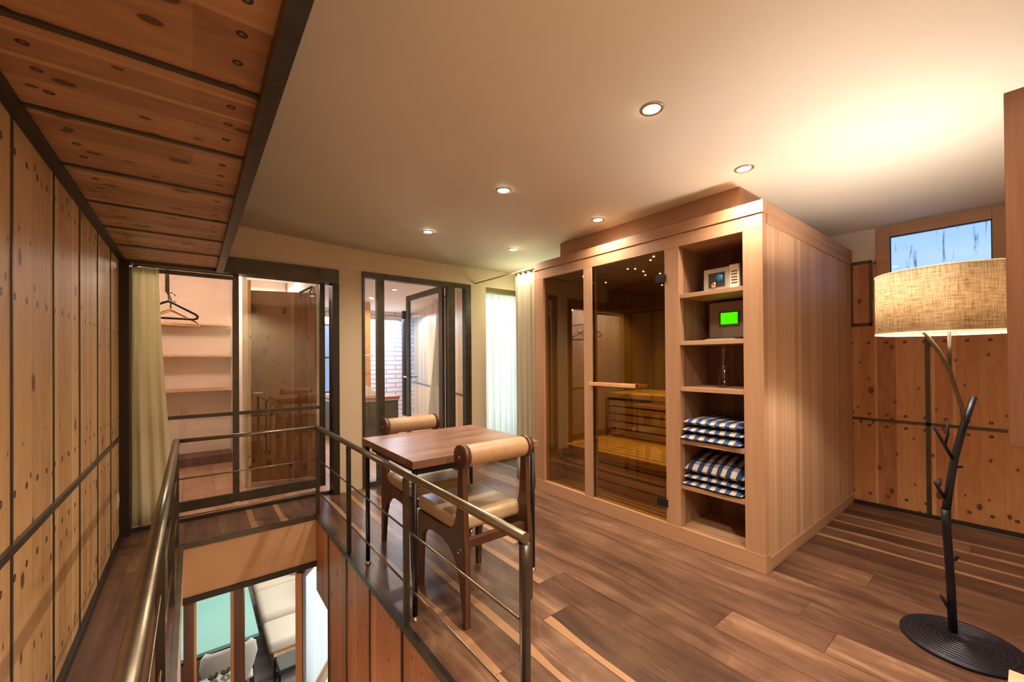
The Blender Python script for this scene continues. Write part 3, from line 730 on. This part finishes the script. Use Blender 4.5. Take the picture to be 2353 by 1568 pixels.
for x, y in ((-.2, -.2), (.2, -.2), (-.2, .24), (.2, .24)):
    bm = B(); tube(bm, [(x*.65, y*.5, .42), (x, y, 0)], .009, 6); obj('leg', bm, M['black'], t)
t = thing('plant_stand', 'tall black wire stand behind the cream shell chair', 'stand', (.18, 4.40, ZLOW))
HS = .825
bm = B(); tube(bm, [(-.15, -.12, HS), (.15, -.12, HS), (.15, .12, HS), (-.15, .12, HS), (-.15, -.12, HS)], .006, 6); obj('top_frame', bm, M['black'], t)
bm = B(); box(bm, -.145, .145, -.115, .115, HS+.0065, HS+.012); obj('top_pane', bm, M['gl'], t)
for x in (-.15, .15):
    for y in (-.12, .12): bm = B(); tube(bm, [(x, y, HS), (x, y, 0)], .006, 6); obj('leg', bm, M['black'], t)
for (x, y, lb) in ((.13, 4.46, 'dried seed head lying left on the tall wire stand'), (.22, 4.47, 'dried seed head lying right on the tall wire stand')):
    bm = B()
    for i in range(9):
        a = i*2.4; r = .018+.006*(i % 3)
        m_ = bmesh.ops.create_icosphere(bm, subdivisions=1, radius=.014); bmesh.ops.translate(bm, vec=(r*math.cos(a), r*math.sin(a), .014+.01*(i % 3)), verts=m_['verts'])
    obj('seed_head', bm, plain('dried brown', (.12, .08, .03), .8), label=lb, cat='dried plant', group='seed heads', loc=(x, y, ZLOW+HS+.0125))
t = thing('bench_sofa', 'low timber bench sofa on the lower floor by the white curtain', 'sofa', (1.0, 6.1, ZLOW))
bm = B(); box(bm, -.29, .36, -.78, 1.1, .10, .28, .01); obj('base', bm, M['pine_plain'], t)
for x in (-.25, .32):
    for y in (-.72, 1.02): bm = B(); box(bm, x-.03, x+.03, y-.03, y+.03, 0, .0995); obj('leg', bm, M['black'], t)
def cushion(loc, dx, dy, dz, mat, label, rz=0, tilt=0, grp='bench seat cushions'):
    bm = B(); box(bm, -dx/2, dx/2, -dy/2, dy/2, 0, dz, min(dx, dy, dz)*.3)
    for v in bm.verts:
        k = (1-(2*v.co.x/dx)**2)*(1-(2*v.co.y/dy)**2); v.co.z += .03*max(0, k)*(1 if v.co.z > dz*.5 else 0)
    for f in bm.faces: f.smooth = True
    o = obj('cushion', bm, mat, label=label, cat='cushion', group=grp, loc=loc, rotz=rz); o.rotation_euler[1] = tilt; return o
cushion((1.0, 5.62, ZLOW+.281), .66, .50, .13, M['cushion'], 'nearest beige seat cushion on the timber bench sofa')
cushion((1.0, 6.24, ZLOW+.281), .68, .72, .20, M['cushion'], 'middle beige seat cushion on the timber bench sofa')
cushion((1.0, 6.91, ZLOW+.281), .68, .60, .20, M['cushion'], 'far beige seat cushion on the timber bench sofa')
cushion((1.22, 6.20, ZLOW+.49), .14, .55, .40, M['cushw'], 'white back cushion leaning over the bench sofa near the curtain', grp='bench back cushions')
cushion((1.18, 6.90, ZLOW+.49), .16, .42, .40, M['cushion'], 'beige back cushion at the far end of the bench sofa', grp='bench back cushions')
t = thing('stool', 'black metal stool frame standing on the grey planks before the bench sofa', 'stool', (.80, 4.93, ZLOW))
bm = B(); tube(bm, [(-.11, -.14, .42), (.11, -.14, .42), (.11, .14, .42), (-.11, .14, .42), (-.11, -.14, .42)], .01, 4); obj('top_frame', bm, M['black'], t)
bm = B(); box(bm, -.10, .10, -.13, .13, .4305, .445); obj('seat', bm, M['tubfront'], t)
for x in (-.11, .11):
    for y in (-.14, .14): bm = B(); box(bm, x-.012, x+.012, y-.012, y+.012, 0, .41); obj('leg', bm, M['black'], t)
drape('sheer_curtain', M['sheer'], (1.25, 3.15), (.98, 5.12), ZLOW+.02, -.50, 12, .03, 'white sheer curtain hanging beside the open timber window sash of the lower floor', seg=160)
drape('sheer_curtain', M['sheer'], (1.50, 5.20), (1.50, 8.4), ZLOW+.02, -.50, 16, .035, 'white sheer curtain hanging behind the bench sofa of the lower floor', seg=200)

# ------------------------------------------------------------------ sauna cabin
SX, SY0, SY1 = 2.52, .927, 2.868
sa = thing('sauna_cabin', 'pale hemlock sauna cabin with tinted glass front, open shelf column and clad side', 'sauna', (SX, SY0, 0))
def SA_(bm, name, mat, par=None, **k):
    return obj(name, bm, mat, par or sa, loc=None if par else (-SX, -SY0, 0), **k)
SXR = XR-.003
# frame: posts 6 cm deep
for (y0, y1) in ((SY0, 1.033), (1.43, 1.532), (2.172, 2.262), (2.748, SY1)):
    bm = B(); box(bm, SX, SX+.06, y0, y1, .105, 1.952, .002); SA_(bm, 'post', M['sa_z'])
bm = B(); box(bm, SX, SX+.06, SY0, SY1, 1.9525, 2.037, .002); SA_(bm, 'top_rail', M['sa_y'])
bm = B(); box(bm, SX-.006, SX+.06, SY0-.006, SY1, 2.0375, 2.108, .003); SA_(bm, 'cornice', M['sa_y'])
bm = B(); box(bm, SX+.0605, SXR, SY0-.006, SY0+.05, 2.0375, 2.108, .003); SA_(bm, 'cornice', M['sa_x'])
bm = B(); box(bm, SX+.0605, SXR, SY0-.003, SY0+.04, 1.985, 2.037); SA_(bm, 'side_rail', M['sa_x'])
bm = B(); box(bm, SX-.003, SX+.06, SY0-.003, SY1, .0005, .1045, .003); SA_(bm, 'plinth', M['sa_y'])
bm = B(); box(bm, SX+.0605, SXR, SY0-.003, SY0+.04, .0005, .075, .003); SA_(bm, 'plinth', M['sa_x'])
bm = B(); box(bm, SX+.0605, SXR, SY0+.003, SY0+.035, .0755, 1.9845); SA_(bm, 'side_panel', M['sa_side'], label='vertical tongue and groove side cladding')
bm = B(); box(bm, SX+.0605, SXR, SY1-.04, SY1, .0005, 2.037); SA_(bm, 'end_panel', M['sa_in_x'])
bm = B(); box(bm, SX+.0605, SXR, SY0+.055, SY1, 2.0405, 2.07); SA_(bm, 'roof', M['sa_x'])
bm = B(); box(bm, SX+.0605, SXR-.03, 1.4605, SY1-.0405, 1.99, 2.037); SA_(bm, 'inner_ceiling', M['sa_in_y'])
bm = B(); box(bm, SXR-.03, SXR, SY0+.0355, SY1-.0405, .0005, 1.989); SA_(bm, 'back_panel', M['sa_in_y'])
# shelf column
NX = 2.90
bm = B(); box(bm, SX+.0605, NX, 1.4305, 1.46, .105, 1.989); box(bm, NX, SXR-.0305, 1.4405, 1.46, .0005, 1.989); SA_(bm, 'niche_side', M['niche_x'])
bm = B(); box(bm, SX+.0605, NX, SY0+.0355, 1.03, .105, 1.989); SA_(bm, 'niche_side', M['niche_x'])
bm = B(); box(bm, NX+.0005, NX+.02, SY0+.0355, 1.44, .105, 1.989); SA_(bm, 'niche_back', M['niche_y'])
bm = B(); box(bm, SX+.0605, NX, 1.0305, 1.43, 1.95, 1.985); SA_(bm, 'niche_top', M['sa_y'])
SH = (1.625, 1.315, 1.014, .668, .372)
for z in SH:
    bm = B(); box(bm, SX+.008, NX-.0005, 1.0335, 1.4295, z-.014, z+.014, .002); SA_(bm, 'shelf', M['sa_y'])
bm = B(); box(bm, SX+.0605, NX-.0005, 1.0335, 1.4295, .090, .112); SA_(bm, 'shelf', M['sa_y'])
# set-back filler up to the ceiling
bm = B(); box(bm, 2.615, 2.64, 1.085, 2.62, 2.0705, 2.2595); box(bm, 2.64, SXR, 1.085, 1.11, 2.0705, 2.2595); SA_(bm, 'ceiling_filler', M['sa_y'])
# glass
bm = B(); box(bm, SX+.025, SX+.033, 2.2625, 2.7475, .106, 1.952); SA_(bm, 'glass_pane', M['sgl'])
bm = B(); box(bm, SX+.006, SX+.014, 1.536, 2.168, .112, 1.949)
dr = SA_(bm, 'glass_door', M['sgl'])
bm = B(); box(bm, SX-.035, SX-.010, 1.76, 2.185, 1.003, 1.03, .003)
obj('door_handle', bm, M['orange'], dr, label='orange wooden bar handle')
for y in (1.80, 2.12):
    bm = B(); box(bm, SX-.0095, SX+.0055, y-.02, y+.02, 1.006, 1.027); obj('handle_spacer', bm, M['black'], dr)
    bm = B(); box(bm, SX+.0145, SX+.03, y-.02, y+.02, 1.006, 1.027); obj('handle_spacer', bm, M['black'], dr)
bm = B(); box(bm, SX+.0305, SX+.055, 1.70, 2.15, 1.003, 1.03, .003); obj('door_handle', bm, M['orange'], dr)
for z in (1.76, .235):
    bm = B(); box(bm, SX-.006, SX+.005, 1.52, 1.60, z-.025, z+.025, .002); box(bm, SX+.0145, SX+.026, 1.535, 1.60, z-.025, z+.025); obj('hinge', bm, M['black'], dr)
bm = B(); box(bm, SX+.005, SX+.03, 2.1685, 2.1715, .112, 1.949); SA_(bm, 'door_seal', M['black'])
# interior: floor grid, benches, backrest
bm = B()
x = SX+.08
while x < 2.86: box(bm, x, x+.045, 1.465, SY1-.045, .02, .055); x += .062
SA_(bm, 'floor_grid', M['sa_y'])
bn = B()
for (xf, z0, z1, depth) in ((2.88, .06, .355, .62), (3.55, .40, .79, .72)):
    z = z0
    while z+.06 < z1+.03: box(bn, xf, xf+.02, 1.465, SY1-.045, z, z+.060, .002); z += .0785
SA_(bn, 'bench_riser', M['sa_y'])
bn = B()
for (xf, zt, n_) in ((2.85, .39, 8), (3.53, .85, 8)):
    for k in range(n_):
        box(bn, xf+k*.09, xf+k*.09+.078, 1.465, SY1-.045, zt-.028 if k else zt-.05, zt, .002)
SA_(bn, 'bench_top', M['sa_y'])
bn = B(); box(bn, 4.22, 4.245, 1.47, 2.55, .98, 1.24); box(bn, 4.20, 4.26, 1.47, 2.58, 1.2405, 1.262); SA_(bn, 'backrest', M['sa_y'])
bn = B(); prism(bn, [(3.60, 1.62), (3.95, 1.62), (3.98, 2.10), (3.62, 2.02)], 'z', .852, .885, .004); SA_(bn, 'headrest', M['sa_y'])
bn = B(); box(bn, 4.17, 4.31, 1.70, 1.86, 1.30, 1.62); SA_(bn, 'sauna_heater_panel', M['tubfront'])
bn = B()
rnd = random.Random(11); pts = []
for (u_, v_) in ((2.66, 1.70), (2.75, 1.76), (2.85, 1.70), (2.83, 1.84), (3.05, 1.78), (3.0, 2.1), (2.95, 2.14), (3.15, 2.12), (3.3, 2.2), (3.35, 2.08), (3.55, 1.95), (3.75, 2.0), (3.85, 1.92), (3.8, 1.8), (3.6, 1.62), (3.2, 1.6), (2.85, 2.55), (2.9, 2.6), (3.3, 2.66), (3.9, 2.4), (4.0, 2.1), (3.95, 1.7)): pts.append((u_, v_))
for (x, y) in pts:
    m_ = B(); lathe(m_, [(0, 0), (.0075, 0), (.0075, .004), (0, .004)], x, y, 1.9855, 10); SA_(m_, 'star_light', M['star'])

# things on the shelves
t = thing('radio', 'silver fronted radio with a black body on the top sauna shelf', 'radio', (2.66, 1.205, SH[0]+.0145), -.05)
bm = B(); box(bm, .0, .17, -.13, .105, .0, .150, .006); obj('body', bm, M['darkplastic'], t)
bm = B(); box(bm, -.022, -.0005, -.045, .12, .0, .152, .006); obj('front_panel', bm, M['silver'], t)
bm = B(); box(bm, -.022, -.0005, -.105, -.0465, .0, .158, .003)
sp = obj('speaker_grille', bm, M['cream'], t)
bm = B()
for k in range(5): box(bm, -.0235, -.0225, -.096, -.06, .04+k*.018, .046+k*.018)
obj('vent_slot', bm, M['darkplastic'], sp)
bm = B(); box(bm, -.0245, -.0225, -.02, .085, .032, .122); obj('display', bm, M['darkplastic'], t)
bm = B(); lathe(bm, [(0, 0), (.018, 0), (.018, .012), (0, .012)], 0, 0, 0, 20)
o = obj('knob', bm, M['chrome'], t, loc=(-.0247, .05, .048)); o.rotation_euler = (0, -PI/2, 0)
bm = B(); lathe(bm, [(0, 0), (.022, 0), (.022, .004), (0, .004)], 0, 0, 0, 20)
o = obj('dial_light', bm, plain('blue lcd', (.03, .22, .5), .2), t, loc=(-.0247, .012, .088)); o.rotation_euler = (0, -PI/2, 0)
bm = B(); tube(bm, [(2.60, 1.40, SH[0]+.018), (2.66, 1.385, SH[0]+.02), (2.72, 1.36, SH[0]+.05), (2.76, 1.355, SH[0]+.10), (2.79, 1.35, SH[0]+.06), (2.80, 1.36, SH[0]+.02)], .006, 6)
prism(bm, [(1.33, SH[0]+.0145), (1.395, SH[0]+.0145), (1.352, SH[0]+.12)], 'x', 2.70, 2.73, .002)
obj('power_supply', bm, M['black'], label='black plug and cable lying left of the radio', cat='cable')
t = thing('control_unit', 'taupe sauna control unit with a glowing green display', 'control unit', (2.80, 1.235, SH[1]+.0145))
bm = B(); box(bm, -.0, .09, -.15, .135, .018, .265, .012); obj('housing', bm, M['greige'], t)
bm = B(); box(bm, -.004, -.0005, -.065, .065, .095, .195); obj('bezel', bm, M['tubfront'], t)
bm = B(); box(bm, -.006, -.0045, -.055, .052, .112, .187); obj('display', bm, M['green'], t)
bm = B()
for k in range(4): box(bm, 2.68+.004*k, 2.78+.002*k, 1.13+.01*k, 1.37-.012*k, SH[1]+.0145+.0035*k, SH[1]+.0175+.0035*k)
obj('leaflet_pile', bm, M['white'], label='few white leaflets lying under the control unit', cat='leaflets')
bm = B(); lathe(bm, [(0, 0), (.034, 0), (.034, .008), (.03, .016), (.030, .11), (.012, .135), (.010, .15), (.022, .19), (.026, .24), (.022, .275), (.0, .278)], 0, 0, 0, 24)
obj('sand_glass', bm, glass('clear glassware', (.80, .74, .70), 1.8), label='clear glass sand timer on the third sauna shelf', cat='sand timer', loc=(2.68, 1.22, SH[2]+.0145))

def towel(z, dz, y0, y1, x0, x1, mat, label, back=0.0, seed=0):
    bm = B(); nx, ny = 10, 16; rr = random.Random(seed)
    ph = [rr.random()*6 for _ in range(4)]
    top, bot = [], []
    def edge(s):  # 0 at edge, 1 inside
        return min(1, s/.12)
    for i in range(nx+1):
        a, b = [], []
        for j in range(ny+1):
            s = i/nx; t_ = j/ny
            x = x0+(x1-x0)*s; y = y0+(y1-y0)*t_
            e = min(s, 1.0) ; ed = math.sqrt(max(0, 1-(1-min(1, s/.07))**2))*math.sqrt(max(0, 1-(1-min(1, min(t_, 1-t_)/.03))**2))
            wv = .003*math.sin(9*t_+ph[0])+.002*math.sin(5*s+ph[1]+4*t_)
            hh = dz*(.5+.5*ed)+wv*ed + back*math.sin(min(1, s)*PI*.5)*ed
            lo_ = z+dz*.5*(1-ed)
            xx = x + .004*math.sin(7*t_+ph[2])*(1-s)
            a.append(bm.verts.new((xx, y, z+hh))); b.append(bm.verts.new((xx, y, lo_ if ed < 1 else z)))
        top.append(a); bot.append(b)
    for i in range(nx):
        for j in range(ny):
            f = bm.faces.new((top[i][j], top[i+1][j], top[i+1][j+1], top[i][j+1])); f.smooth = True
            f = bm.faces.new((bot[i][j+1], bot[i+1][j+1], bot[i+1][j], bot[i][j])); f.smooth = True
    def rim(seq):
        for (p, q) in zip(seq, seq[1:]):
            a, b, c, d = p[0], q[0], q[1], p[1]
            f = bm.faces.new((a, b, c, d)); f.smooth = True
    rim([(top[0][j], bot[0][j]) for j in range(ny+1)]); rim([(top[nx][j], bot[nx][j]) for j in range(ny+1)])
    rim([(top[i][0], bot[i][0]) for i in range(nx+1)]); rim([(top[i][ny], bot[i][ny]) for i in range(nx+1)])
    o = obj('towel', bm, mat, label=label, cat='towel', group='blue and white checked towels in the sauna shelves')
    o.modifiers.new('sub', 'SUBSURF').levels = 1; o.modifiers['sub'].render_levels = 1
    return o
ck1 = check('towel check', .030); ck2 = check('towel check b', .030, (.030, .045, .12), (.52, .44, .35))
z = SH[3]+.0145
towel(z, .036, 1.052, 1.437-.012, 2.50, 2.86, ck1, 'lowest blue and white checked towel in the upper shelf stack', seed=1)
towel(z+.052, .030, 1.045, 1.425, 2.515, 2.86, ck1, 'middle blue and white checked towel in the upper shelf stack', seed=2)
towel(z+.098, .040, 1.055, 1.42, 2.525, 2.86, ck1, 'topmost blue and white checked towel in the upper shelf stack', seed=3)
z = SH[4]+.0145
towel(z, .028, 1.05, 1.425, 2.515, 2.86, ck1, 'lowest blue and white striped towel in the lower shelf stack', seed=4)
towel(z+.044, .026, 1.045, 1.42, 2.53, 2.86, ck1, 'middle blue and white striped towel in the lower shelf stack', seed=5)
towel(z+.084, .048, 1.045, 1.42, 2.535, 2.86, ck2, 'topmost dark blue and cream striped towel in the lower shelf stack', back=.075, seed=6)

# ------------------------------------------------------------------ table and chairs
t = thing('dining_table', 'small square dark wooden table with black steel legs beside the stair railing', 'table', (1.18, 2.12, 0), math.radians(-.5))
bm = B(); box(bm, -.385, .385, -.365, .365, .712, .75, .003); obj('tabletop', bm, M['tabletop'], t)
bm = B(); box(bm, -.34, .34, -.32, -.29, .672, .7115); box(bm, -.34, .34, .29, .32, .672, .7115); box(bm, -.34, -.31, -.29, .29, .672, .7115); box(bm, .31, .34, -.29, .29, .672, .7115)
obj('underframe', bm, M['black'], t)
for x in (-.362, .362):
    for y in (-.335, .335):
        bm = B(); tube(bm, [(x, y, .022), (x, y, .71)], .0125, 14); lg = obj('leg', bm, M['black'], t)
        bm = B(); lathe(bm, [(0, 0), (.016, 0), (.016, .008), (.009, .012), (.009, .0215), (0, .0215)], x, y, 0, 14); obj('foot', bm, M['chrome'], lg)

def make_chair():
    c = thing('dining_chair', '', 'chair')
    for s in (-1, 1):
        bm = B(); a, b_ = (s*.200, s*.172)
        # curved side frame: rear leg, arch, front leg in one plate (y toward the front)
        pts = [(-.262, .0), (-.235, .0), (-.222, .10), (-.205, .20), (-.170, .275), (-.11, .325), (-.03, .345), (.06, .345), (.13, .33), (.178, .29), (.196, .20), (.208, .0), (.232, .0), (.236, .20), (.232, .36), (.225, .405),
               (.0, .405), (-.12, .415), (-.165, .45), (-.185, .52), (-.195, .60), (-.200, .70), (-.203, .765), (-.238, .765), (-.243, .70), (-.245, .58), (-.252, .45), (-.262, .33), (-.262, .20), (-.262, .10)]
        prism(bm, pts, 'x', min(a, b_), max(a, b_), .003)
        sf = obj('side_frame', bm, M['chairwood'], c)
        bm = B()
        for (y, z) in ((-.225, .35), (-.205, .33)):
            tube(bm, [(s*.2005, y, z), (s*.2035, y, z)], .005, 8)
        obj('screw', bm, M['chrome'], sf)
        # round end cap of the back roll
        bm = B(); tube(bm, [(s*.2025, -.222, .772), (s*.172, -.222, .772)], .054, 28)
        ec = obj('end_disc', bm, M['chairwood'], c)
        bm = B(); tube(bm, [(s*.203, -.222, .772), (s*.2065, -.222, .772)], .008, 10); obj('screw', bm, M['chrome'], ec)
    bm = B(); tube(bm, [(-.1715, -.222, .772), (-.164, -.222, .772), (.164, -.222, .772), (.1715, -.222, .772)], [.048, .051, .051, .048], 32); obj('back_roll', bm, M['leather'], c)
    for (y0, y1) in ((-.235, -.205), (.19, .22)):
        bm = B(); box(bm, -.1715, .1715, y0, y1, .347, .387, .003); obj('seat_rail', bm, M['chairwood'], c)
    bm = B(); box(bm, -.197, .197, -.185, .24, .406, .475, .022)
    for v in bm.verts:
        if v.co.z > .44: v.co.z += .012*(1-(v.co.x/.21)**2)
    for f in bm.faces: f.smooth = True
    obj('seat', bm, M['leather_seat'], c)
    return c
ch = make_chair(); ch.location = (1.160, 1.838, 0); ch['label'] = 'walnut chair with tan leather roll back, nearest the camera at the small table'; ch['group'] = 'roll back chairs at the table'
dup(ch, (1.197, 2.452, 0), PI, 'walnut chair with tan leather roll back on the far side of the small table', 'roll back chairs at the table')

# ------------------------------------------------------------------ floor lamp
LX, LY = 2.60, .222
t = thing('floor_lamp', 'black branch shaped floor lamp with a linen drum shade', 'floor lamp', (LX, LY, 0))
bm = B(); prof = [(0, .010), (0, .018)]
for k in range(9):
    r = .02+k*.02; prof += [(r, .020), (r+.012, .020), (r+.014, .016), (r+.018, .016)]
prof += [(.20, .018), (.205, .010), (.20, .0005), (0, .0005)]
lathe(bm, prof[1:], -.056, -.030, 0, 64, sx=.93, sy=.93); obj('base', bm, M['blacklamp'], t, label='round base plate with concentric rings')
def LP(*p): return [(x-LX, y-LY, z) for x, y, z in p]
bm = B(); tube(bm, LP((2.602, .222, .018), (2.595, .225, .20), (2.590, .230, .34), (2.580, .235, .48), (2.577, .236, .553)), [.0155, .0150, .0145, .0150, .0165], 10)
tr = obj('trunk', bm, M['blacklamp'], t)
bm = B(); tube(bm, LP((2.577, .236, .54), (2.592, .224, .66), (2.610, .210, .78), (2.640, .184, .92), (2.675, .156, 1.041)), [.0145, .014, .0135, .0125, .011], 10); obj('upper_trunk', bm, M['blacklamp'], t)
for pts, r in (([(2.605, .212, .762), (2.57, .24, .84), (2.536, .266, .914)], .006), ([(2.578, .236, .83), (2.585, .227, .88), (2.583, .229, .94)], .005),
               ([(2.575, .239, .601), (2.556, .252, .635), (2.540, .265, .672)], .007), ([(2.553, .256, .65), (2.558, .250, .66), (2.556, .252, .68)], .005),
               ([(2.585, .23, .335), (2.605, .212, .335), (2.617, .205, .345)], .007), ([(2.600, .225, .10), (2.580, .24, .14), (2.562, .254, .178)], .007), ([(2.60, .215, .735), (2.630, .19, .737)], .006)):
    bm = B(); tube(bm, LP(*pts), [r]*(len(pts)-1)+[r*.8], 8); obj('twig', bm, M['blacklamp'], tr)
bm = B(); tube(bm, LP((2.640, .184, .92), (2.632, .190, 1.0), (2.612, .206, 1.08), (2.592, .220, 1.155), (2.555, .248, 1.24), (2.522, .274, 1.295), (2.50, .29, 1.33)), [.0075, .0075, .008, .008, .008, .0075, .007], 10); obj('branch', bm, plain('worn bronze', (.16, .12, .085), .35, .7), t)
bm = B(); tube(bm, LP((2.592, .220, 1.155), (2.592, .220, 1.33)), .0065, 10); obj('branch', bm, M['steel'], t)
ZS0, ZS1, RS = 1.316, 1.588, .240
bm = B(); uvl = bm.loops.layers.uv.new('uv'); seg = 72
rings = [[bm.verts.new((RS*math.cos(2*PI*k/seg), RS*math.sin(2*PI*k/seg), z)) for k in range(seg)] for z in (ZS0+.006, ZS1-.004)]
for k in range(seg):
    k2 = (k+1) % seg; f = bm.faces.new((rings[0][k], rings[0][k2], rings[1][k2], rings[1][k])); f.smooth = True
    us = [(k/seg*2, 0), ((k+1)/seg*2, 0), ((k+1)/seg*2, .27), (k/seg*2, .27)]
    for lp, uv in zip(f.loops, us): lp[uvl].uv = uv
sh = obj('lamp_shade', bm, M['shade'], t, loc=(-.01, -.002, 0)); md = sh.modifiers.new('thickness', 'SOLIDIFY'); md.thickness = .002
for z0, z1 in ((ZS0, ZS0+.0065), (ZS1-.004, ZS1)):
    bm = B(); lathe(bm, [(RS-.002, z0), (RS+.002, z0), (RS+.002, z1), (RS-.002, z1), (RS-.002, z0)], 0, 0, 0, 72); obj('hem', bm, M['hem'], sh)
bm = B(); 
for a in (0, 2*PI/3, 4*PI/3): tube(bm, [(0, 0, ZS0+.03), (RS*math.cos(a), RS*math.sin(a), ZS0+.03)], .003, 6)
obj('spider', bm, M['chrome'], sh)
bm = B(); lathe(bm, [(0, 0), (.015, 0), (.017, .03), (.032, .06), (.030, .085), (.015, .105), (0, .11)], 0, 0, 1.345, 20)
obj('bulb', bm, emit('lamp bulb', (1, .80, .55), 25), t, loc=(-.01, -.002, 0))

bm = B(); tube(bm, [(2.56, .03, .006), (2.52, -.0, .006), (2.5, -.06, .006), (2.6, -.2, .006)], .005, 6)
obj('power_cable', bm, M['black'], label='black cable running from the lamp base along the floor', cat='cable')

# wall cupboard cut by the right edge of the photo
t = thing('wall_cabinet', 'tall reddish brown wooden cabinet cut by the right edge of the photo', 'cabinet', (1.93, .045, .95))
bm = B(); box(bm, .02, .28, -.84, -.001, .0, 1.06); obj('carcass', bm, M['cab'], t)
bm = B(); box(bm, .0, .0195, -.84, .0, -.003, 1.063, .002); obj('door', bm, M['cab'], t)
t = thing('low_bench', 'corner of a low pale timber box beside the lamp base', 'bench', (2.09, .052, 0))
bm = B(); box(bm, -.30, -.005, -.5, 0, .0005, .178, .003); obj('box_body', bm, M['winwood'], t)
bm = B(); box(bm, -.31, .0, -.51, .003, .1785, .198, .003); obj('lid', bm, M['winwood'], t)

# outlet on left wall
t = thing('wall_socket', 'small cream socket plate low on the left pine wall', 'socket', (XL, 3.77, .29))
bm = B(); box(bm, .0005, .010, -.035, .035, -.045, .045, .002); pl = obj('plate', bm, M['cream'], t)
bm = B(); lathe(bm, [(.0, 0), (.021, 0), (.021, .003), (0, .003)], 0, 0, 0, 20); o = obj('insert', bm, M['white'], t, loc=(.0102, 0, 0)); o.rotation_euler = (0, PI/2, 0)

# ------------------------------------------------------------------ downlights
def lamp_light(kind, loc, energy, col, rot=(0, 0, 0), **k):
    l = bpy.data.lights.new('light', kind); l.energy = energy; l.color = col
    for a, b_ in k.items(): setattr(l, a, b_)
    o = bpy.data.objects.new('light', l); COL.objects.link(o); o.location = loc; o.rotation_euler = rot; return o
dlabels = {(0, 0): 'nearest recessed ceiling downlight on the stair side, largest in the photo', (1, 0): 'recessed ceiling downlight above the front corner of the sauna cabin',
           (0, 1): 'recessed ceiling downlight above the small table', (1, 1): 'recessed ceiling downlight above the sauna glass door',
           (0, 2): 'recessed ceiling downlight nearest the bathroom door frame', (1, 2): 'recessed ceiling downlight above the ivory curtain'}
proto = None
for j, y in enumerate((.967, 1.995, 3.02)):
    for i, x in enumerate((1.506, 2.389)):
        z = ZC
        if proto is None:
            proto = thing('downlight', '', 'ceiling light', (x, y, z), group='recessed downlights of the main room')
            bm = B(); lathe(bm, [(.034, -.002), (.036, -.006), (.046, -.006), (.050, -.001), (.046, -.0005)], 0, 0, 0, 36); obj('ring', bm, M['brass'], proto)
            bm = B(); lathe(bm, [(0, -.003), (.034, -.003), (.034, -.0005), (0, -.0005)], 0, 0, 0, 30); obj('bulb', bm, M['spot'], proto)
            proto['label'] = dlabels[(i, j)]
        else: dup(proto, (x, y, z), 0, dlabels[(i, j)], 'recessed downlights of the main room')
        lamp_light('SPOT', (x, y, z-.02), 50 if i == 0 or j == 0 else 30, (1.0, .84, .63), spot_size=math.radians(150), spot_blend=1.0, shadow_soft_size=.04)
for x, y, e_ in ((1.506, -.10, 60), (.75, -.40, 150)):     # unseen fill spots added behind the camera to brighten the left side
    lamp_light('SPOT', (x, y, ZC-.02), e_, (1.0, .84, .63), spot_size=math.radians(150), spot_blend=1.0, shadow_soft_size=.04)
for (x, y, lb) in ((2.40, 5.94, 'bathroom ceiling downlight, the nearer of its two'), (2.39, 6.93, 'bathroom ceiling downlight, the farther of its two')):
    dup(proto, (x, y, 2.28), 0, lb, 'bathroom downlights')
    lamp_light('SPOT', (x, y, 2.26), 50, (1.0, .85, .68), spot_size=math.radians(165), spot_blend=.8, shadow_soft_size=.04)

# ------------------------------------------------------------------ light
lamp_light('POINT', (LX-.01, LY, 1.47), 34, (1.0, .90, .80), shadow_soft_size=.05)
lamp_light('POINT', (.05, 4.85, 2.1), 24, (1.0, .80, .66), shadow_soft_size=.08)      # closet lamp
lamp_light('AREA', (.75, 5.9, 2.2), 10, (1.0, .88, .78), size=.5)
lamp_light('AREA', (3.05, 4.45, 1.2), 15, (.95, 1.0, .92), rot=(-PI/2, 0, 0), shape='RECTANGLE', size=.7, size_y=2.0)   # added panel standing in for the lit room behind the sheer
lamp_light('AREA', (2.85, 8.3, 2.1), 80, (.62, .75, 1.0), size=1.6)
lamp_light('POINT', (2.95, 3.58, 1.86), 6.5, (.92, .95, .55), shadow_soft_size=.15)      # uplight behind the curtain rail
for x, y in ((2.95, 2.1), (3.65, 1.8), (3.65, 2.5)): lamp_light('SPOT', (x, y, 1.965), 42, (1.0, .74, .16), shadow_soft_size=.01, spot_size=math.radians(115), spot_blend=1)       # sauna star ceiling
lamp_light('AREA', (2.6, 5.6, -1.3), 95, (.88, .95, 1.0), rot=(0, PI/2, 0), shape='RECTANGLE', size=2.0, size_y=4.5)   # lower windows
lamp_light('AREA', (.3, 6.2, -.55), 32, (1.0, .97, .92), shape='RECTANGLE', size=3, size_y=3)
lamp_light('POINT', (.35, 1.9, -.9), 6, (1.0, .78, .55), shadow_soft_size=.1)          # warm point light inside the stairwell

# ------------------------------------------------------------------ sky
wd = bpy.data.worlds.new('world'); S.world = wd; wd.use_nodes = True; g = G(wd.node_tree)
bg = wd.node_tree.nodes['Background']
x = g.sep(g.n('ShaderNodeTexCoord').outputs['Generated'])
g.put(bg.inputs[0], g.ramp(x[2], [(0.0, (.22, .36, .62)), (.15, (.38, .58, .95)), (.5, (.13, .36, .85))]))
bg.inputs[1].default_value = 1.0

S.view_settings.view_transform = 'Standard'; S.view_settings.look = 'None'
S.view_settings.exposure = 0.52; S.view_settings.gamma = 1.0; S.view_settings.use_curve_mapping = False
